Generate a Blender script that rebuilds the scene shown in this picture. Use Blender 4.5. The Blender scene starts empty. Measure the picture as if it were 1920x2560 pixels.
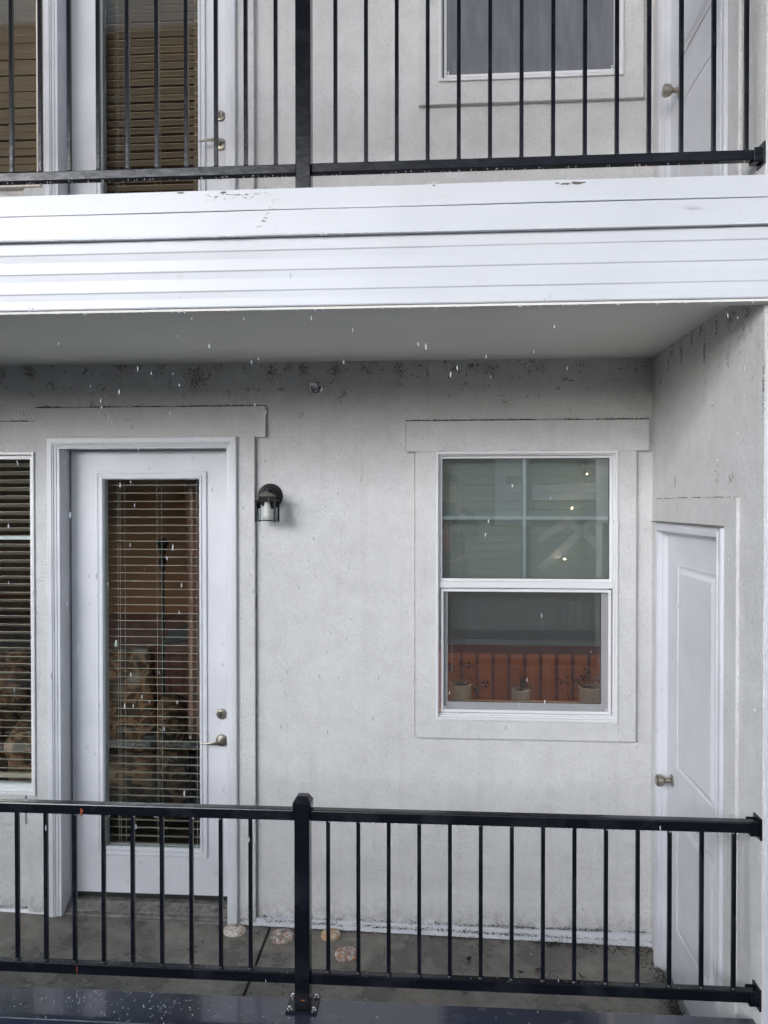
import bpy, bmesh, math, random
from mathutils import Vector, Matrix, noise
random.seed(7)
S = bpy.context.scene
COL = S.collection
PI = math.pi

# ---------------------------------------------------------------- camera
YAW, PITCH, ROLL = .0687, -.0110, -.0004
f = Vector((-math.sin(YAW)*math.cos(PITCH), math.cos(YAW)*math.cos(PITCH), math.sin(PITCH)))
r = Vector((math.cos(YAW), math.sin(YAW), 0)); u = r.cross(f)
r2 = r*math.cos(ROLL)+u*math.sin(ROLL); u2 = u*math.cos(ROLL)-r*math.sin(ROLL)
cd = bpy.data.cameras.new('camera'); cam = bpy.data.objects.new('camera', cd); COL.objects.link(cam)
cam.matrix_world = Matrix(((r2.x, u2.x, -f.x, 0), (r2.y, u2.y, -f.y, -3.6), (r2.z, u2.z, -f.z, 1.9749), (0, 0, 0, 1)))
cd.sensor_fit = 'HORIZONTAL'; cd.sensor_width = 36; cd.lens = 36.06
cd.clip_start = .02; cd.clip_end = 2000
S.camera = cam

# ---------------------------------------------------------------- light
SUN_EL, SUN_AZ = 21, 213          # azimuth clockwise from +Y
w = bpy.data.worlds.new('World'); S.world = w; w.use_nodes = True
nt = w.node_tree; nt.nodes.clear()
sky = nt.nodes.new('ShaderNodeTexSky'); sky.sky_type = 'NISHITA'; sky.sun_disc = False
sky.sun_elevation = math.radians(SUN_EL); sky.sun_rotation = math.radians(SUN_AZ)
sky.air_density = 1.0; sky.dust_density = 3.0; sky.ozone_density = 1.0
hs = nt.nodes.new('ShaderNodeHueSaturation'); hs.inputs['Saturation'].default_value = .5
bg = nt.nodes.new('ShaderNodeBackground'); bg.inputs['Strength'].default_value = .15
wo = nt.nodes.new('ShaderNodeOutputWorld')
tint = nt.nodes.new('ShaderNodeMix'); tint.data_type = 'RGBA'; tint.blend_type = 'MULTIPLY'; tint.inputs[0].default_value = 1
tint.inputs[7].default_value = (.93, .98, 1.09, 1)      # cool overcast white balance
nt.links.new(sky.outputs[0], hs.inputs['Color']); nt.links.new(hs.outputs[0], tint.inputs[6]); nt.links.new(tint.outputs[2], bg.inputs['Color']); nt.links.new(bg.outputs[0], wo.inputs['Surface'])
sl = bpy.data.lights.new('sun', 'SUN'); sl.energy = 1.5; sl.angle = math.radians(36); sl.color = (.79, .88, 1)
so = bpy.data.objects.new('sun', sl); COL.objects.link(so)
el, az = math.radians(SUN_EL), math.radians(SUN_AZ)
sd = Vector((math.sin(az)*math.cos(el), math.cos(az)*math.cos(el), math.sin(el)))
so.rotation_euler = sd.to_track_quat('Z', 'Y').to_euler()
S.view_settings.view_transform = 'Standard'; S.view_settings.look = 'None'
S.view_settings.exposure = .74; S.view_settings.gamma = 1; S.view_settings.use_curve_mapping = False
S.render.engine = 'CYCLES'
S.cycles.max_bounces = 10; S.cycles.diffuse_bounces = 5; S.cycles.transparent_max_bounces = 24
S.cycles.glossy_bounces = 5

# ---------------------------------------------------------------- materials
def mat(name, col=(.5, .5, .5), rough=.5, metal=0, spec=.5, bump=None, var=None, noise_col=None, coat=0):
    """bump=(scale, distance[, detail]); var=(scale, amount); noise_col=(colour, scale, lo, hi)"""
    m = bpy.data.materials.new(name); m.use_nodes = True
    t = m.node_tree; b = t.nodes['Principled BSDF']
    b.inputs['Base Color'].default_value = (*col, 1); b.inputs['Roughness'].default_value = rough
    b.inputs['Metallic'].default_value = metal; b.inputs['Specular IOR Level'].default_value = spec
    b.inputs['Coat Weight'].default_value = coat; b.inputs['Coat Roughness'].default_value = .06
    tc = t.nodes.new('ShaderNodeTexCoord')
    geo = t.nodes.new('ShaderNodeNewGeometry')
    cur = None
    P = geo.outputs['Position']
    if var:
        n = t.nodes.new('ShaderNodeTexNoise'); n.inputs['Scale'].default_value = var[0]; n.inputs['Detail'].default_value = 5
        t.links.new(P, n.inputs['Vector'])
        mr = t.nodes.new('ShaderNodeMapRange'); mr.inputs['From Min'].default_value = .3; mr.inputs['From Max'].default_value = .7
        mr.inputs['To Min'].default_value = 1-var[1]; mr.inputs['To Max'].default_value = 1+var[1]*.6
        t.links.new(n.outputs['Fac'], mr.inputs['Value'])
        mx = t.nodes.new('ShaderNodeVectorMath'); mx.operation = 'SCALE'; mx.inputs[0].default_value = col
        t.links.new(mr.outputs[0], mx.inputs['Scale']); cur = mx.outputs[0]
    if noise_col:
        c2, sc, lo, hi = noise_col
        n = t.nodes.new('ShaderNodeTexNoise'); n.inputs['Scale'].default_value = sc; n.inputs['Detail'].default_value = 6
        t.links.new(P, n.inputs['Vector'])
        mr = t.nodes.new('ShaderNodeMapRange'); mr.inputs['From Min'].default_value = lo; mr.inputs['From Max'].default_value = hi
        t.links.new(n.outputs['Fac'], mr.inputs['Value'])
        mx = t.nodes.new('ShaderNodeMix'); mx.data_type = 'RGBA'
        mx.inputs[6].default_value = (*col, 1); mx.inputs[7].default_value = (*c2, 1)
        if cur: t.links.new(cur, mx.inputs[6])
        t.links.new(mr.outputs[0], mx.inputs[0]); cur = mx.outputs[2]
    if cur: t.links.new(cur, b.inputs['Base Color'])
    if bump:
        n = t.nodes.new('ShaderNodeTexNoise'); n.inputs['Scale'].default_value = bump[0]; n.inputs['Detail'].default_value = bump[2] if len(bump) > 2 else 3
        t.links.new(P, n.inputs['Vector'])
        bp = t.nodes.new('ShaderNodeBump'); bp.inputs['Distance'].default_value = bump[1]; bp.inputs['Strength'].default_value = 1
        t.links.new(n.outputs['Fac'], bp.inputs['Height']); t.links.new(bp.outputs[0], b.inputs['Normal'])
    return m

class NG:                     # tiny node-graph helper
    def __init__(s, m): s.t = m.node_tree
    def n(s, typ, **k):
        o = s.t.nodes.new(typ)
        for a, v in k.items(): setattr(o, a, v)
        return o
    def l(s, a, b): s.t.links.new(a, b)
    def math(s, op, a, b=None, c=None, clamp=False):
        o = s.n('ShaderNodeMath', operation=op, use_clamp=clamp)
        for i, v in enumerate((a, b, c)):
            if v is None: continue
            if isinstance(v, (int, float)): o.inputs[i].default_value = v
            else: s.l(v, o.inputs[i])
        return o.outputs[0]
    def noise(s, vec, scale, detail=4, rough=.5, dist=0):
        o = s.n('ShaderNodeTexNoise'); o.inputs['Scale'].default_value = scale; o.inputs['Detail'].default_value = detail
        o.inputs['Roughness'].default_value = rough; o.inputs['Distortion'].default_value = dist
        s.l(vec, o.inputs['Vector']); return o.outputs['Fac']
    def rng(s, v, a, b, c=0, d=1, smooth=False):
        o = s.n('ShaderNodeMapRange'); o.clamp = True
        if smooth: o.interpolation_type = 'SMOOTHSTEP'
        for k, x in zip(('From Min', 'From Max', 'To Min', 'To Max'), (a, b, c, d)): o.inputs[k].default_value = x
        s.l(v, o.inputs['Value']); return o.outputs[0]
    def vscale(s, vec, sc):
        o = s.n('ShaderNodeVectorMath', operation='MULTIPLY'); s.l(vec, o.inputs[0]); o.inputs[1].default_value = sc; return o.outputs[0]
    def mix(s, fac, a, b):
        o = s.n('ShaderNodeMix', data_type='RGBA')
        if isinstance(fac, (int, float)): o.inputs[0].default_value = fac
        else: s.l(fac, o.inputs[0])
        for i, v in ((6, a), (7, b)):
            if isinstance(v, tuple): o.inputs[i].default_value = (*v, 1)
            else: s.l(v, o.inputs[i])
        return o.outputs[2]

def stucco(name, blots=(), streaks=(), lines=(), col=(.76, .755, .75)):
    m = bpy.data.materials.new(name); m.use_nodes = True; g = NG(m); b = m.node_tree.nodes['Principled BSDF']
    P = g.n('ShaderNodeNewGeometry').outputs['Position']
    sep = g.n('ShaderNodeSeparateXYZ'); g.l(P, sep.inputs[0]); X, Y, Z = sep.outputs
    big = g.noise(P, 1.6, 5, .55)
    med = g.noise(P, 11, 5, .6)
    base = g.mix(g.rng(big, .3, .72), tuple(c*.9 for c in col), col)
    base = g.mix(g.rng(med, .40, .72, 0, .42), base, (.56, .55, .53))
    # fine worm-like sand grain
    wv = g.vscale(P, (1, 1, .72))
    fine = g.noise(wv, 190, 3, .6, 1.4)
    fine2 = g.noise(P, 75, 3, .6, 1.2)
    pit = g.rng(fine, .37, .50, .5, 0)
    patch = g.rng(g.noise(P, 5, 3), .35, .65, .35, 1)
    base = g.mix(g.math('MULTIPLY', pit, patch), base, (.36, .355, .345))
    # vertical run-off stains
    run = g.noise(g.vscale(P, (16, 16, .8)), 1.0, 4, .6)
    base = g.mix(g.rng(run, .55, .8, 0, .16), base, (.33, .31, .28))
    # shade under the ceiling put into the colour, and small dark mildew specks
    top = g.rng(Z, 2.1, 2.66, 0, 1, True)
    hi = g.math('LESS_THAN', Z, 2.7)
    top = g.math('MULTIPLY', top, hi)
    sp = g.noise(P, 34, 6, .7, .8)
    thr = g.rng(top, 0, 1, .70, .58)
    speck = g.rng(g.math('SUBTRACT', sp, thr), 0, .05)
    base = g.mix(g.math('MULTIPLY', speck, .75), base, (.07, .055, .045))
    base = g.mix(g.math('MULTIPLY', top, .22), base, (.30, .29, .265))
    acc = None
    fil = g.noise(P, 42, 6, .75, 2.2)
    def add(v):
        nonlocal acc
        acc = v if acc is None else g.math('MAXIMUM', acc, v)
    for (bx, by, bz, rx, rz, s) in blots:
        o = g.n('ShaderNodeVectorMath', operation='SUBTRACT'); g.l(P, o.inputs[0]); o.inputs[1].default_value = (bx, by, bz)
        o2 = g.n('ShaderNodeVectorMath', operation='MULTIPLY'); g.l(o.outputs[0], o2.inputs[0]); o2.inputs[1].default_value = (1/rx, 1/rx, 1/rz)
        o3 = g.n('ShaderNodeVectorMath', operation='LENGTH'); g.l(o2.outputs[0], o3.inputs[0])
        add(g.rng(o3.outputs['Value'], 0, 1, s, 0, True))
    if acc is not None:
        k = g.math('MULTIPLY', g.rng(g.math('ADD', g.math('MULTIPLY', acc, .26), g.math('MULTIPLY', fil, 1.0)), .675, .80), g.rng(acc, 0, .35))
        base = g.mix(g.math('MULTIPLY', k, .75), base, (.13, .095, .07))
    # grime just above the deck
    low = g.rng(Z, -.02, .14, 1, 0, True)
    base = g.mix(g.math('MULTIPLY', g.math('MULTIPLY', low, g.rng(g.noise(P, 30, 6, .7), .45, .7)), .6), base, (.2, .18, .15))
    g.l(base, b.inputs['Base Color'])
    b.inputs['Roughness'].default_value = .88; b.inputs['Specular IOR Level'].default_value = .25
    h = g.math('ADD', g.math('MULTIPLY', fine, .6), g.math('MULTIPLY', fine2, .9))
    h = g.math('ADD', h, g.math('MULTIPLY', g.noise(P, 18, 2), 1.2))
    bp = g.n('ShaderNodeBump'); bp.inputs['Distance'].default_value = .0055; bp.inputs['Strength'].default_value = .9
    g.l(h, bp.inputs['Height']); g.l(bp.outputs[0], b.inputs['Normal'])
    return m

blots_back = [(-1.963,2.613,.06,.06,1),(-1.321,2.616,.05,.05,.8),(-1.141,2.57,.09,.09,1),(-.784,2.60,.04,.06,1),(-.701,2.614,.03,.04,.9),(-.629,2.607,.04,.05,1),
 (-.475,2.606,.05,.05,1),(-.322,2.609,.06,.05,.9),(-.985,2.502,.05,.04,.7),(-.448,2.48,.04,.05,.8),(-1.497,2.635,.07,.03,.9),(-1.035,2.623,.05,.03,.8),(-2.096,2.6,.03,.05,.8),
 (-1.847,2.544,.04,.04,.7),(-1.652,2.448,.03,.05,.8),(-.177,2.60,.05,.06,1),(-.085,2.613,.05,.03,.8),(.039,2.617,.02,.05,.9),(.087,2.605,.03,.03,.9),(.157,2.612,.03,.03,1),
 (.253,2.603,.06,.05,1),(.476,2.608,.08,.05,.8),(.681,2.615,.06,.03,.8),(-.166,2.533,.03,.03,.7),(.312,2.442,.03,.03,.7)]
blots_side = [(-.416,2.58,.025,.09,1),(-.543,2.61,.02,.06,1),(-.686,2.54,.022,.10,1.1),(-.648,2.62,.03,.05,1),(-.803,2.60,.02,.06,.9),(-.923,2.463,.015,.06,.8),(-.784,2.325,.03,.03,.6),
 (-.347,2.075,.015,.06,.8),(-.821,2.069,.02,.07,.7),(-.246,2.58,.02,.05,.9),(-.294,2.60,.02,.05,1),(-.942,2.60,.08,.05,.9),(-1.077,2.58,.05,.05,.8),(-1.202,2.335,.012,.12,1.1),(-.949,2.056,.03,.03,.8),(-1.0,2.52,.05,.06,.6)]
M = {}
M['stucco'] = stucco('stucco_back', [(a, 0, b, c*1.7, d*1.6, e) for a, b, c, d, e in blots_back])
M['stucco_side'] = stucco('stucco_side', [(.983, a, b, c*1.4, d*1.3, e) for a, b, c, d, e in blots_side])
M['white'] = mat('white_paint', (.66, .67, .70), .38, var=(6, .07), noise_col=((.45, .42, .38), 22, .68, .85), bump=(60, .0006))
M['vinyl'] = mat('white_vinyl', (.74, .74, .75), .3, var=(3, .04), noise_col=((.4, .37, .33), 30, .72, .85))
M['fascia'] = mat('fascia_paint', (.66, .68, .72), .35, var=(2.5, .05), noise_col=((.55, .52, .48), 14, .72, .86), bump=(5, .0015, 1))
M['grid'] = mat('pale_blue_grid', (.80, .84, .86), .4)
M['collar'] = mat('black_weld', (.01, .01, .012), .5)
M['cream'] = mat('cream_frame', (.72, .66, .58), .45, var=(8, .1))
M['soffit'] = mat('soffit_paint', (.80, .78, .74), .8, var=(1.2, .07), bump=(90, .0012), noise_col=((.3, .28, .25), 9, .72, .9))
M['black'] = mat('wet_black_enamel', (.0055, .0068, .0105), .2, spec=.38, coat=.0, bump=(35, .0006), noise_col=((.02, .022, .028), 12, .5, .8))
M['cap'] = mat('wet_blue_grey_metal', (.030, .038, .062), .22, spec=.5, coat=.7, var=(4, .3), bump=(14, .0010), noise_col=((.14, .14, .15), 26, .62, .82))
def concrete():
    m = bpy.data.materials.new('wet_concrete'); m.use_nodes = True; g = NG(m); b = m.node_tree.nodes['Principled BSDF']
    P = g.n('ShaderNodeNewGeometry').outputs['Position']
    wet = g.rng(g.noise(P, 2.6, 5, .6), .46, .54)
    c = g.mix(g.rng(g.noise(P, 14, 6, .65), .3, .7), (.17, .157, .135), (.30, .28, .245))
    st = g.noise(g.vscale(P, (1, 2.2, 1)), 48, 3, .6, 1.0)
    c = g.mix(g.math('MULTIPLY', g.rng(st, .58, .66), .55), c, (.09, .08, .068))
    c = g.mix(g.math('MULTIPLY', wet, .62), c, (.085, .078, .068))
    g.l(c, b.inputs['Base Color']); g.l(g.rng(wet, 0, 1, .55, .24), b.inputs['Roughness'])
    bp = g.n('ShaderNodeBump'); bp.inputs['Distance'].default_value = .003; g.l(g.noise(P, 95, 6, .65), bp.inputs['Height']); g.l(bp.outputs[0], b.inputs['Normal'])
    return m
M['concrete'] = concrete()
M['threshold'] = mat('weathered_threshold', (.19, .18, .165), .6, var=(30, .45), noise_col=((.06, .055, .05), 40, .55, .7), bump=(80, .002))
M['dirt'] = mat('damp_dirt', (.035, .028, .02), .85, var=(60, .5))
M['rubber'] = mat('black_rubber', (.015, .015, .016), .6)
M['nickel'] = mat('satin_nickel', (.40, .37, .31), .28, metal=1, var=(40, .12))
M['chrome'] = mat('chrome', (.75, .75, .76), .09, metal=1)
M['bronze'] = mat('dark_lantern_metal', (.008, .008, .009), .5, spec=.3)
M['bronze_roof'] = mat('weathered_lantern_roof', (.15, .15, .125), .55, spec=.3, var=(50, .3))
M['opal'] = mat('frosted_bulb', (.78, .79, .76), .35)
M['bulb'] = mat('unlit_frosted_bulb', (.66, .66, .62), .4)
M['slat'] = mat('blind_slat', (.44, .40, .32), .4)
M['slat_up'] = mat('beige_blind_slat', (.66, .50, .38), .45)
M['slat_olive'] = mat('olive_brown_slat', (.58, .50, .38), .45)
M['slat_grey'] = mat('grey_blind_slat', (.52, .56, .545), .5)
M['cord'] = mat('blind_cord', (.7, .66, .56), .7)
M['rust'] = mat('rust', (.45, .10, .03), .7, var=(90, .5))
M['chip'] = mat('bare_wood_chip', (.16, .15, .12), .8, var=(80, .5))
M['scuff'] = mat('brown_scuff', (.38, .31, .23), .8)
M['pencil'] = mat('faint_pencil', (.60, .60, .62), .8)
M['pot'] = mat('pale_green_glaze', (.80, .83, .76), .25)
M['soil'] = mat('potting_soil', (.03, .022, .015), .9)
M['darkleaf'] = mat('dark_purple_leaf', (.018, .025, .03), .5, var=(60, .4))
M['greenleaf'] = mat('grey_green_leaf', (.07, .13, .09), .5, var=(60, .4))
M['int_wood'] = mat('warm_interior_wall', (.46, .22, .095), .6, var=(2.5, .22))
M['int_wood2'] = mat('red_brown_wood', (.24, .11, .055), .5, var=(7, .25))
M['int_brick'] = mat('red_brown_panelling', (.26, .10, .065), .7, var=(9, .3))
M['int_dark'] = mat('dark_interior', (.03, .028, .028), .6)
M['int_ceil'] = mat('interior_ceiling', (.5, .42, .34), .8)
M['int_floor'] = mat('interior_carpet', (.16, .09, .06), .9)
M['curtain'] = mat('pink_curtain', (.62, .40, .32), .8)
M['opp'] = mat('opposite_stucco', (.30, .32, .31), .85, var=(2, .12))
M['opp_dark'] = mat('opposite_recess', (.06, .07, .07), .8)
M['asphalt'] = mat('asphalt', (.06, .06, .062), .6, var=(3, .2))
M['skin'] = mat('skin', (.50, .30, .22), .5)
M['jacket'] = mat('dark_jacket', (.02, .022, .026), .8)
M['redshirt'] = mat('red_cloth', (.42, .05, .05), .8)
M['jeans'] = mat('jeans', (.03, .04, .07), .85)
M['wood_post'] = mat('pale_timber', (.5, .34, .2), .6, var=(6, .2))
M['sign_grey'] = mat('sign_grey', (.16, .19, .2), .5)

def floral():
    m = bpy.data.materials.new('floral_upholstery'); m.use_nodes = True; g = NG(m); b = m.node_tree.nodes['Principled BSDF']
    P = g.n('ShaderNodeNewGeometry').outputs['Position']
    v = g.n('ShaderNodeTexVoronoi'); v.inputs['Scale'].default_value = 6; g.l(P, v.inputs['Vector'])
    n1 = g.noise(P, 10, 2, .5, 2.0)
    c = g.mix(g.rng(n1, .46, .58), (.11, .06, .035), (.38, .20, .10))
    c = g.mix(g.math('MULTIPLY', g.rng(v.outputs['Distance'], .12, .38, 1, 0), g.rng(g.noise(P, 2.2, 1), .42, .55)), c, (.40, .33, .24))
    g.l(c, b.inputs['Base Color']); b.inputs['Roughness'].default_value = .85
    return m
M['floral'] = floral()

def medallion(name, c1, c2, c3, sc):
    m = bpy.data.materials.new(name); m.use_nodes = True; g = NG(m); b = m.node_tree.nodes['Principled BSDF']
    P = g.n('ShaderNodeNewGeometry').outputs['Position']
    v = g.n('ShaderNodeTexVoronoi', feature='DISTANCE_TO_EDGE'); v.inputs['Scale'].default_value = sc; g.l(P, v.inputs['Vector'])
    n1 = g.noise(P, 24, 4, .6, 1.5)
    c = g.mix(g.rng(n1, .42, .6), c1, c2)
    c = g.mix(g.rng(g.noise(P, 60, 3), .52, .62), c, c3)
    c = g.mix(g.rng(v.outputs['Distance'], .01, .07, .8, 0), c, (.10, .085, .07))
    g.l(c, b.inputs['Base Color']); b.inputs['Roughness'].default_value = .35
    bp = g.n('ShaderNodeBump'); bp.inputs['Distance'].default_value = .004; g.l(v.outputs['Distance'], bp.inputs['Height']); g.l(bp.outputs[0], b.inputs['Normal'])
    return m

def glass(name, ior=1.75, tint=(.94, .965, .955)):
    m = bpy.data.materials.new(name); m.use_nodes = True; t = m.node_tree; t.nodes.clear(); g = NG(m)
    out = g.n('ShaderNodeOutputMaterial'); tr = g.n('ShaderNodeBsdfTransparent'); tr.inputs[0].default_value = (*tint, 1)
    gl = g.n('ShaderNodeBsdfGlossy'); gl.inputs['Roughness'].default_value = .012; gl.inputs['Color'].default_value = (.95, 1, .985, 1)
    P = g.n('ShaderNodeNewGeometry').outputs['Position']
    bp = g.n('ShaderNodeBump'); bp.inputs['Distance'].default_value = .0008; bp.inputs['Strength'].default_value = 1
    g.l(g.noise(P, 3.2, 1), bp.inputs['Height']); g.l(bp.outputs[0], gl.inputs['Normal'])
    fr = g.n('ShaderNodeFresnel'); fr.inputs['IOR'].default_value = ior
    mx = g.n('ShaderNodeMixShader'); g.l(fr.outputs[0], mx.inputs[0]); g.l(tr.outputs[0], mx.inputs[1]); g.l(gl.outputs[0], mx.inputs[2]); g.l(mx.outputs[0], out.inputs[0])
    return m
M['glass'] = glass('window_glass', 2.1, (.95, .97, .96))
M['glass_door'] = glass('door_glass', 1.45)
M['glass_clear'] = glass('lantern_glass', 1.15, (.97, .98, .98))

def mesh_screen():
    m = bpy.data.materials.new('insect_mesh'); m.use_nodes = True; t = m.node_tree; t.nodes.clear(); g = NG(m)
    out = g.n('ShaderNodeOutputMaterial'); tr = g.n('ShaderNodeBsdfTransparent'); df = g.n('ShaderNodeBsdfDiffuse')
    P = g.n('ShaderNodeNewGeometry').outputs['Position']
    c = g.mix(g.rng(g.noise(g.vscale(P, (22, 22, 5)), 1, 5, .6), .4, .75), (.05, .047, .055), (.09, .085, .09)); g.l(c, df.inputs[0])
    mx = g.n('ShaderNodeMixShader'); mx.inputs[0].default_value = .2
    g.l(tr.outputs[0], mx.inputs[1]); g.l(df.outputs[0], mx.inputs[2]); g.l(mx.outputs[0], out.inputs[0])
    return m
M['screen'] = mesh_screen()
def mesh_screen2():
    m = mesh_screen(); m.name = 'dusty_insect_mesh'
    for n in m.node_tree.nodes:
        if n.type == 'MIX_SHADER': n.inputs[0].default_value = .62
        if n.type == 'MIX': n.inputs[6].default_value = (.215, .22, .245, 1); n.inputs[7].default_value = (.29, .295, .325, 1)
    return m
M['screen_dusty'] = mesh_screen2()

def water():
    m = bpy.data.materials.new('water_drop'); m.use_nodes = True; b = m.node_tree.nodes['Principled BSDF']
    b.inputs['Base Color'].default_value = (.95, .97, 1, 1); b.inputs['Transmission Weight'].default_value = .55; b.inputs['Roughness'].default_value = .02; b.inputs['IOR'].default_value = 1.33
    return m
M['water'] = water()
def emit(name, col, s):
    m = bpy.data.materials.new(name); m.use_nodes = True; b = m.node_tree.nodes['Principled BSDF']
    b.inputs['Emission Color'].default_value = (*col, 1); b.inputs['Emission Strength'].default_value = s; b.inputs['Base Color'].default_value = (*col, 1)
    return m
M['lit'] = emit('lit_bulb', (1, .70, .40), 380)

# ---------------------------------------------------------------- geometry helpers
def box(bm, x0, x1, y0, y1, z0, z1):
    v = [bm.verts.new((x, y, z)) for x in (x0, x1) for y in (y0, y1) for z in (z0, z1)]
    for a in ((0, 1, 3, 2), (4, 6, 7, 5), (0, 4, 5, 1), (2, 3, 7, 6), (0, 2, 6, 4), (1, 5, 7, 3)):
        bm.faces.new([v[i] for i in a])
def BX(*a):
    bm = bmesh.new(); box(bm, *a); return bm
def prism(bm, pts, axis, a, b):
    """pts 2-D polygon; axis 'x','y','z' extrusion between a and b"""
    def mk(p, t): return {'x': (t, p[0], p[1]), 'y': (p[0], t, p[1]), 'z': (p[0], p[1], t)}[axis]
    A = [bm.verts.new(mk(p, a)) for p in pts]; B = [bm.verts.new(mk(p, b)) for p in pts]
    n = len(pts)
    for i in range(n): bm.faces.new((A[i], A[(i+1) % n], B[(i+1) % n], B[i]))
    bm.faces.new(A[::-1]); bm.faces.new(B)
def tube(bm, pts, rad, n=8, cap=True):
    rings = []
    for i, p in enumerate(pts):
        p = Vector(p); d = Vector(pts[min(i+1, len(pts)-1)])-Vector(pts[max(i-1, 0)]); d.normalize()
        a = d.orthogonal().normalized() if abs(d.z) < .99 else Vector((1, 0, 0)); a = (a-d*a.dot(d)).normalized(); b = d.cross(a)
        R = rad[i] if isinstance(rad, (list, tuple)) else rad
        rings.append([bm.verts.new(p+(a*math.cos(2*PI*k/n)+b*math.sin(2*PI*k/n))*R) for k in range(n)])
    for i in range(len(rings)-1):
        for k in range(n): bm.faces.new((rings[i][k], rings[i][(k+1) % n], rings[i+1][(k+1) % n], rings[i+1][k]))
    if cap: bm.faces.new(rings[0][::-1]); bm.faces.new(rings[-1])
def lathe(bm, prof, n=24, c=(0, 0, 0), axis='z'):
    """prof = [(r, h)]; axis direction of h"""
    rings = []
    for R, h in prof:
        ring = []
        for k in range(n):
            a = 2*PI*k/n; x, y = R*math.cos(a), R*math.sin(a)
            p = {'z': (x, y, h), 'y': (x, h, y), 'x': (h, x, y)}[axis]
            ring.append(bm.verts.new((c[0]+p[0], c[1]+p[1], c[2]+p[2])))
        rings.append(ring)
    for i in range(len(rings)-1):
        for k in range(n): bm.faces.new((rings[i][k], rings[i][(k+1) % n], rings[i+1][(k+1) % n], rings[i+1][k]))
    bm.faces.new(rings[0][::-1]); bm.faces.new(rings[-1])
def cells(bm, us, vs, inside, d0, d1, plane='y'):
    """slab made of grid cells; plane 'y': u=X v=Z depth=Y ; plane 'x': u=Y v=Z depth=X"""
    us = sorted(set(us)); vs = sorted(set(vs)); V = {}
    def v(i, j, d):
        k = (i, j, d)
        if k not in V:
            t = d0 if d == 0 else d1
            V[k] = bm.verts.new((us[i], t, vs[j]) if plane == 'y' else (t, us[i], vs[j]))
        return V[k]
    I = lambda i, j: 0 <= i < len(us)-1 and 0 <= j < len(vs)-1 and inside((us[i]+us[i+1])/2, (vs[j]+vs[j+1])/2)
    for i in range(len(us)-1):
        for j in range(len(vs)-1):
            if not I(i, j): continue
            for d in (0, 1): bm.faces.new((v(i, j, d), v(i+1, j, d), v(i+1, j+1, d), v(i, j+1, d)))
            if not I(i-1, j): bm.faces.new((v(i, j, 0), v(i, j+1, 0), v(i, j+1, 1), v(i, j, 1)))
            if not I(i+1, j): bm.faces.new((v(i+1, j, 0), v(i+1, j+1, 0), v(i+1, j+1, 1), v(i+1, j, 1)))
            if not I(i, j-1): bm.faces.new((v(i, j, 0), v(i+1, j, 0), v(i+1, j, 1), v(i, j, 1)))
            if not I(i, j+1): bm.faces.new((v(i, j+1, 0), v(i+1, j+1, 0), v(i+1, j+1, 1), v(i, j+1, 1)))
def inr(x, z, R): return R[0] < x < R[1] and R[2] < z < R[3]
def slab(us_rects, holes, d0, d1, plane='y'):
    bm = bmesh.new(); us, vs = [], []
    for R in list(us_rects)+list(holes): us += R[:2]; vs += R[2:]
    cells(bm, us, vs, lambda x, z: any(inr(x, z, R) for R in us_rects) and not any(inr(x, z, R) for R in holes), d0, d1, plane)
    return bm
def ring_frame(x0, x1, z0, z1, w, y0, y1, plane='y', wb=None):
    wb = w if wb is None else wb
    return slab([(x0, x1, z0, z1)], [(x0+w, x1-w, z0+wb, z1-w)], y0, y1, plane)

def obj(name, bm, m, parent=None, bevel=0, smooth=False, seg=2, kind=None, label=None):
    bmesh.ops.recalc_face_normals(bm, faces=bm.faces[:])
    me = bpy.data.meshes.new(name); bm.to_mesh(me); bm.free()
    if m: me.materials.append(M[m] if isinstance(m, str) else m)
    if smooth:
        for p in me.polygons: p.use_smooth = True
    o = bpy.data.objects.new(name, me); COL.objects.link(o)
    if bevel:
        md = o.modifiers.new('bevel', 'BEVEL'); md.width = bevel; md.segments = seg; md.limit_method = 'ANGLE'; md.angle_limit = math.radians(35)
        if smooth is False:
            for p in me.polygons: p.use_smooth = False
    if parent: 
        o.parent = parent; o.matrix_parent_inverse = Matrix.Translation(-parent.location)
    if kind: o['kind'] = kind
    if label: o['label'] = label
    return o
def inst(src, name, parent, loc=(0, 0, 0)):
    o = src.copy(); o.name = name; COL.objects.link(o); o.parent = parent
    if parent: o.matrix_parent_inverse = Matrix.Translation(-parent.location)
    o.location = loc; return o
def thing(name, label, cat, loc=(0, 0, 0), group=None):
    o = bpy.data.objects.new(name, None); o.empty_display_size = .1; COL.objects.link(o); o.location = loc
    o['label'] = label; o['category'] = cat
    if group: o['group'] = group
    return o
def tag(o, label, cat, group=None):
    o['label'] = label; o['category'] = cat
    if group: o['group'] = group
    return o
def struct(o): o['kind'] = 'structure'; return o

def deckz(x, y): return -.043 - .017*x + .012*y

# ---------------------------------------------------------------- building shell
XW = .983                 # inner face of the right side wall
YE = -1.21                # its front end
DOOR = (-1.81, -.987, -.12, 2.25)
KW = (-.0065, .823, .9728, 2.2152)
LW = (-3.05, -1.93, .567, 2.222)
UP = 2.942                # floor to floor
DOORU = (-1.815, -.990, 2.86, 2.25+2.90)
KWU = (.007, .841, 3.915, 3.915+1.243)
LWU = (-3.05, -1.888, 3.49, 2.222+UP)
CEIL = 2.6423
bld = thing('apartment_building', 'pale grey stucco apartment building filling the whole picture behind both balconies', 'building', (0, 0, 0))
holes = [DOOR, KW, LW, DOORU, KWU, LWU]
obj('back_wall', slab([(-3.6, XW+.3, -.35, 5.7)], holes, 0, .16), 'stucco', bld)
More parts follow.
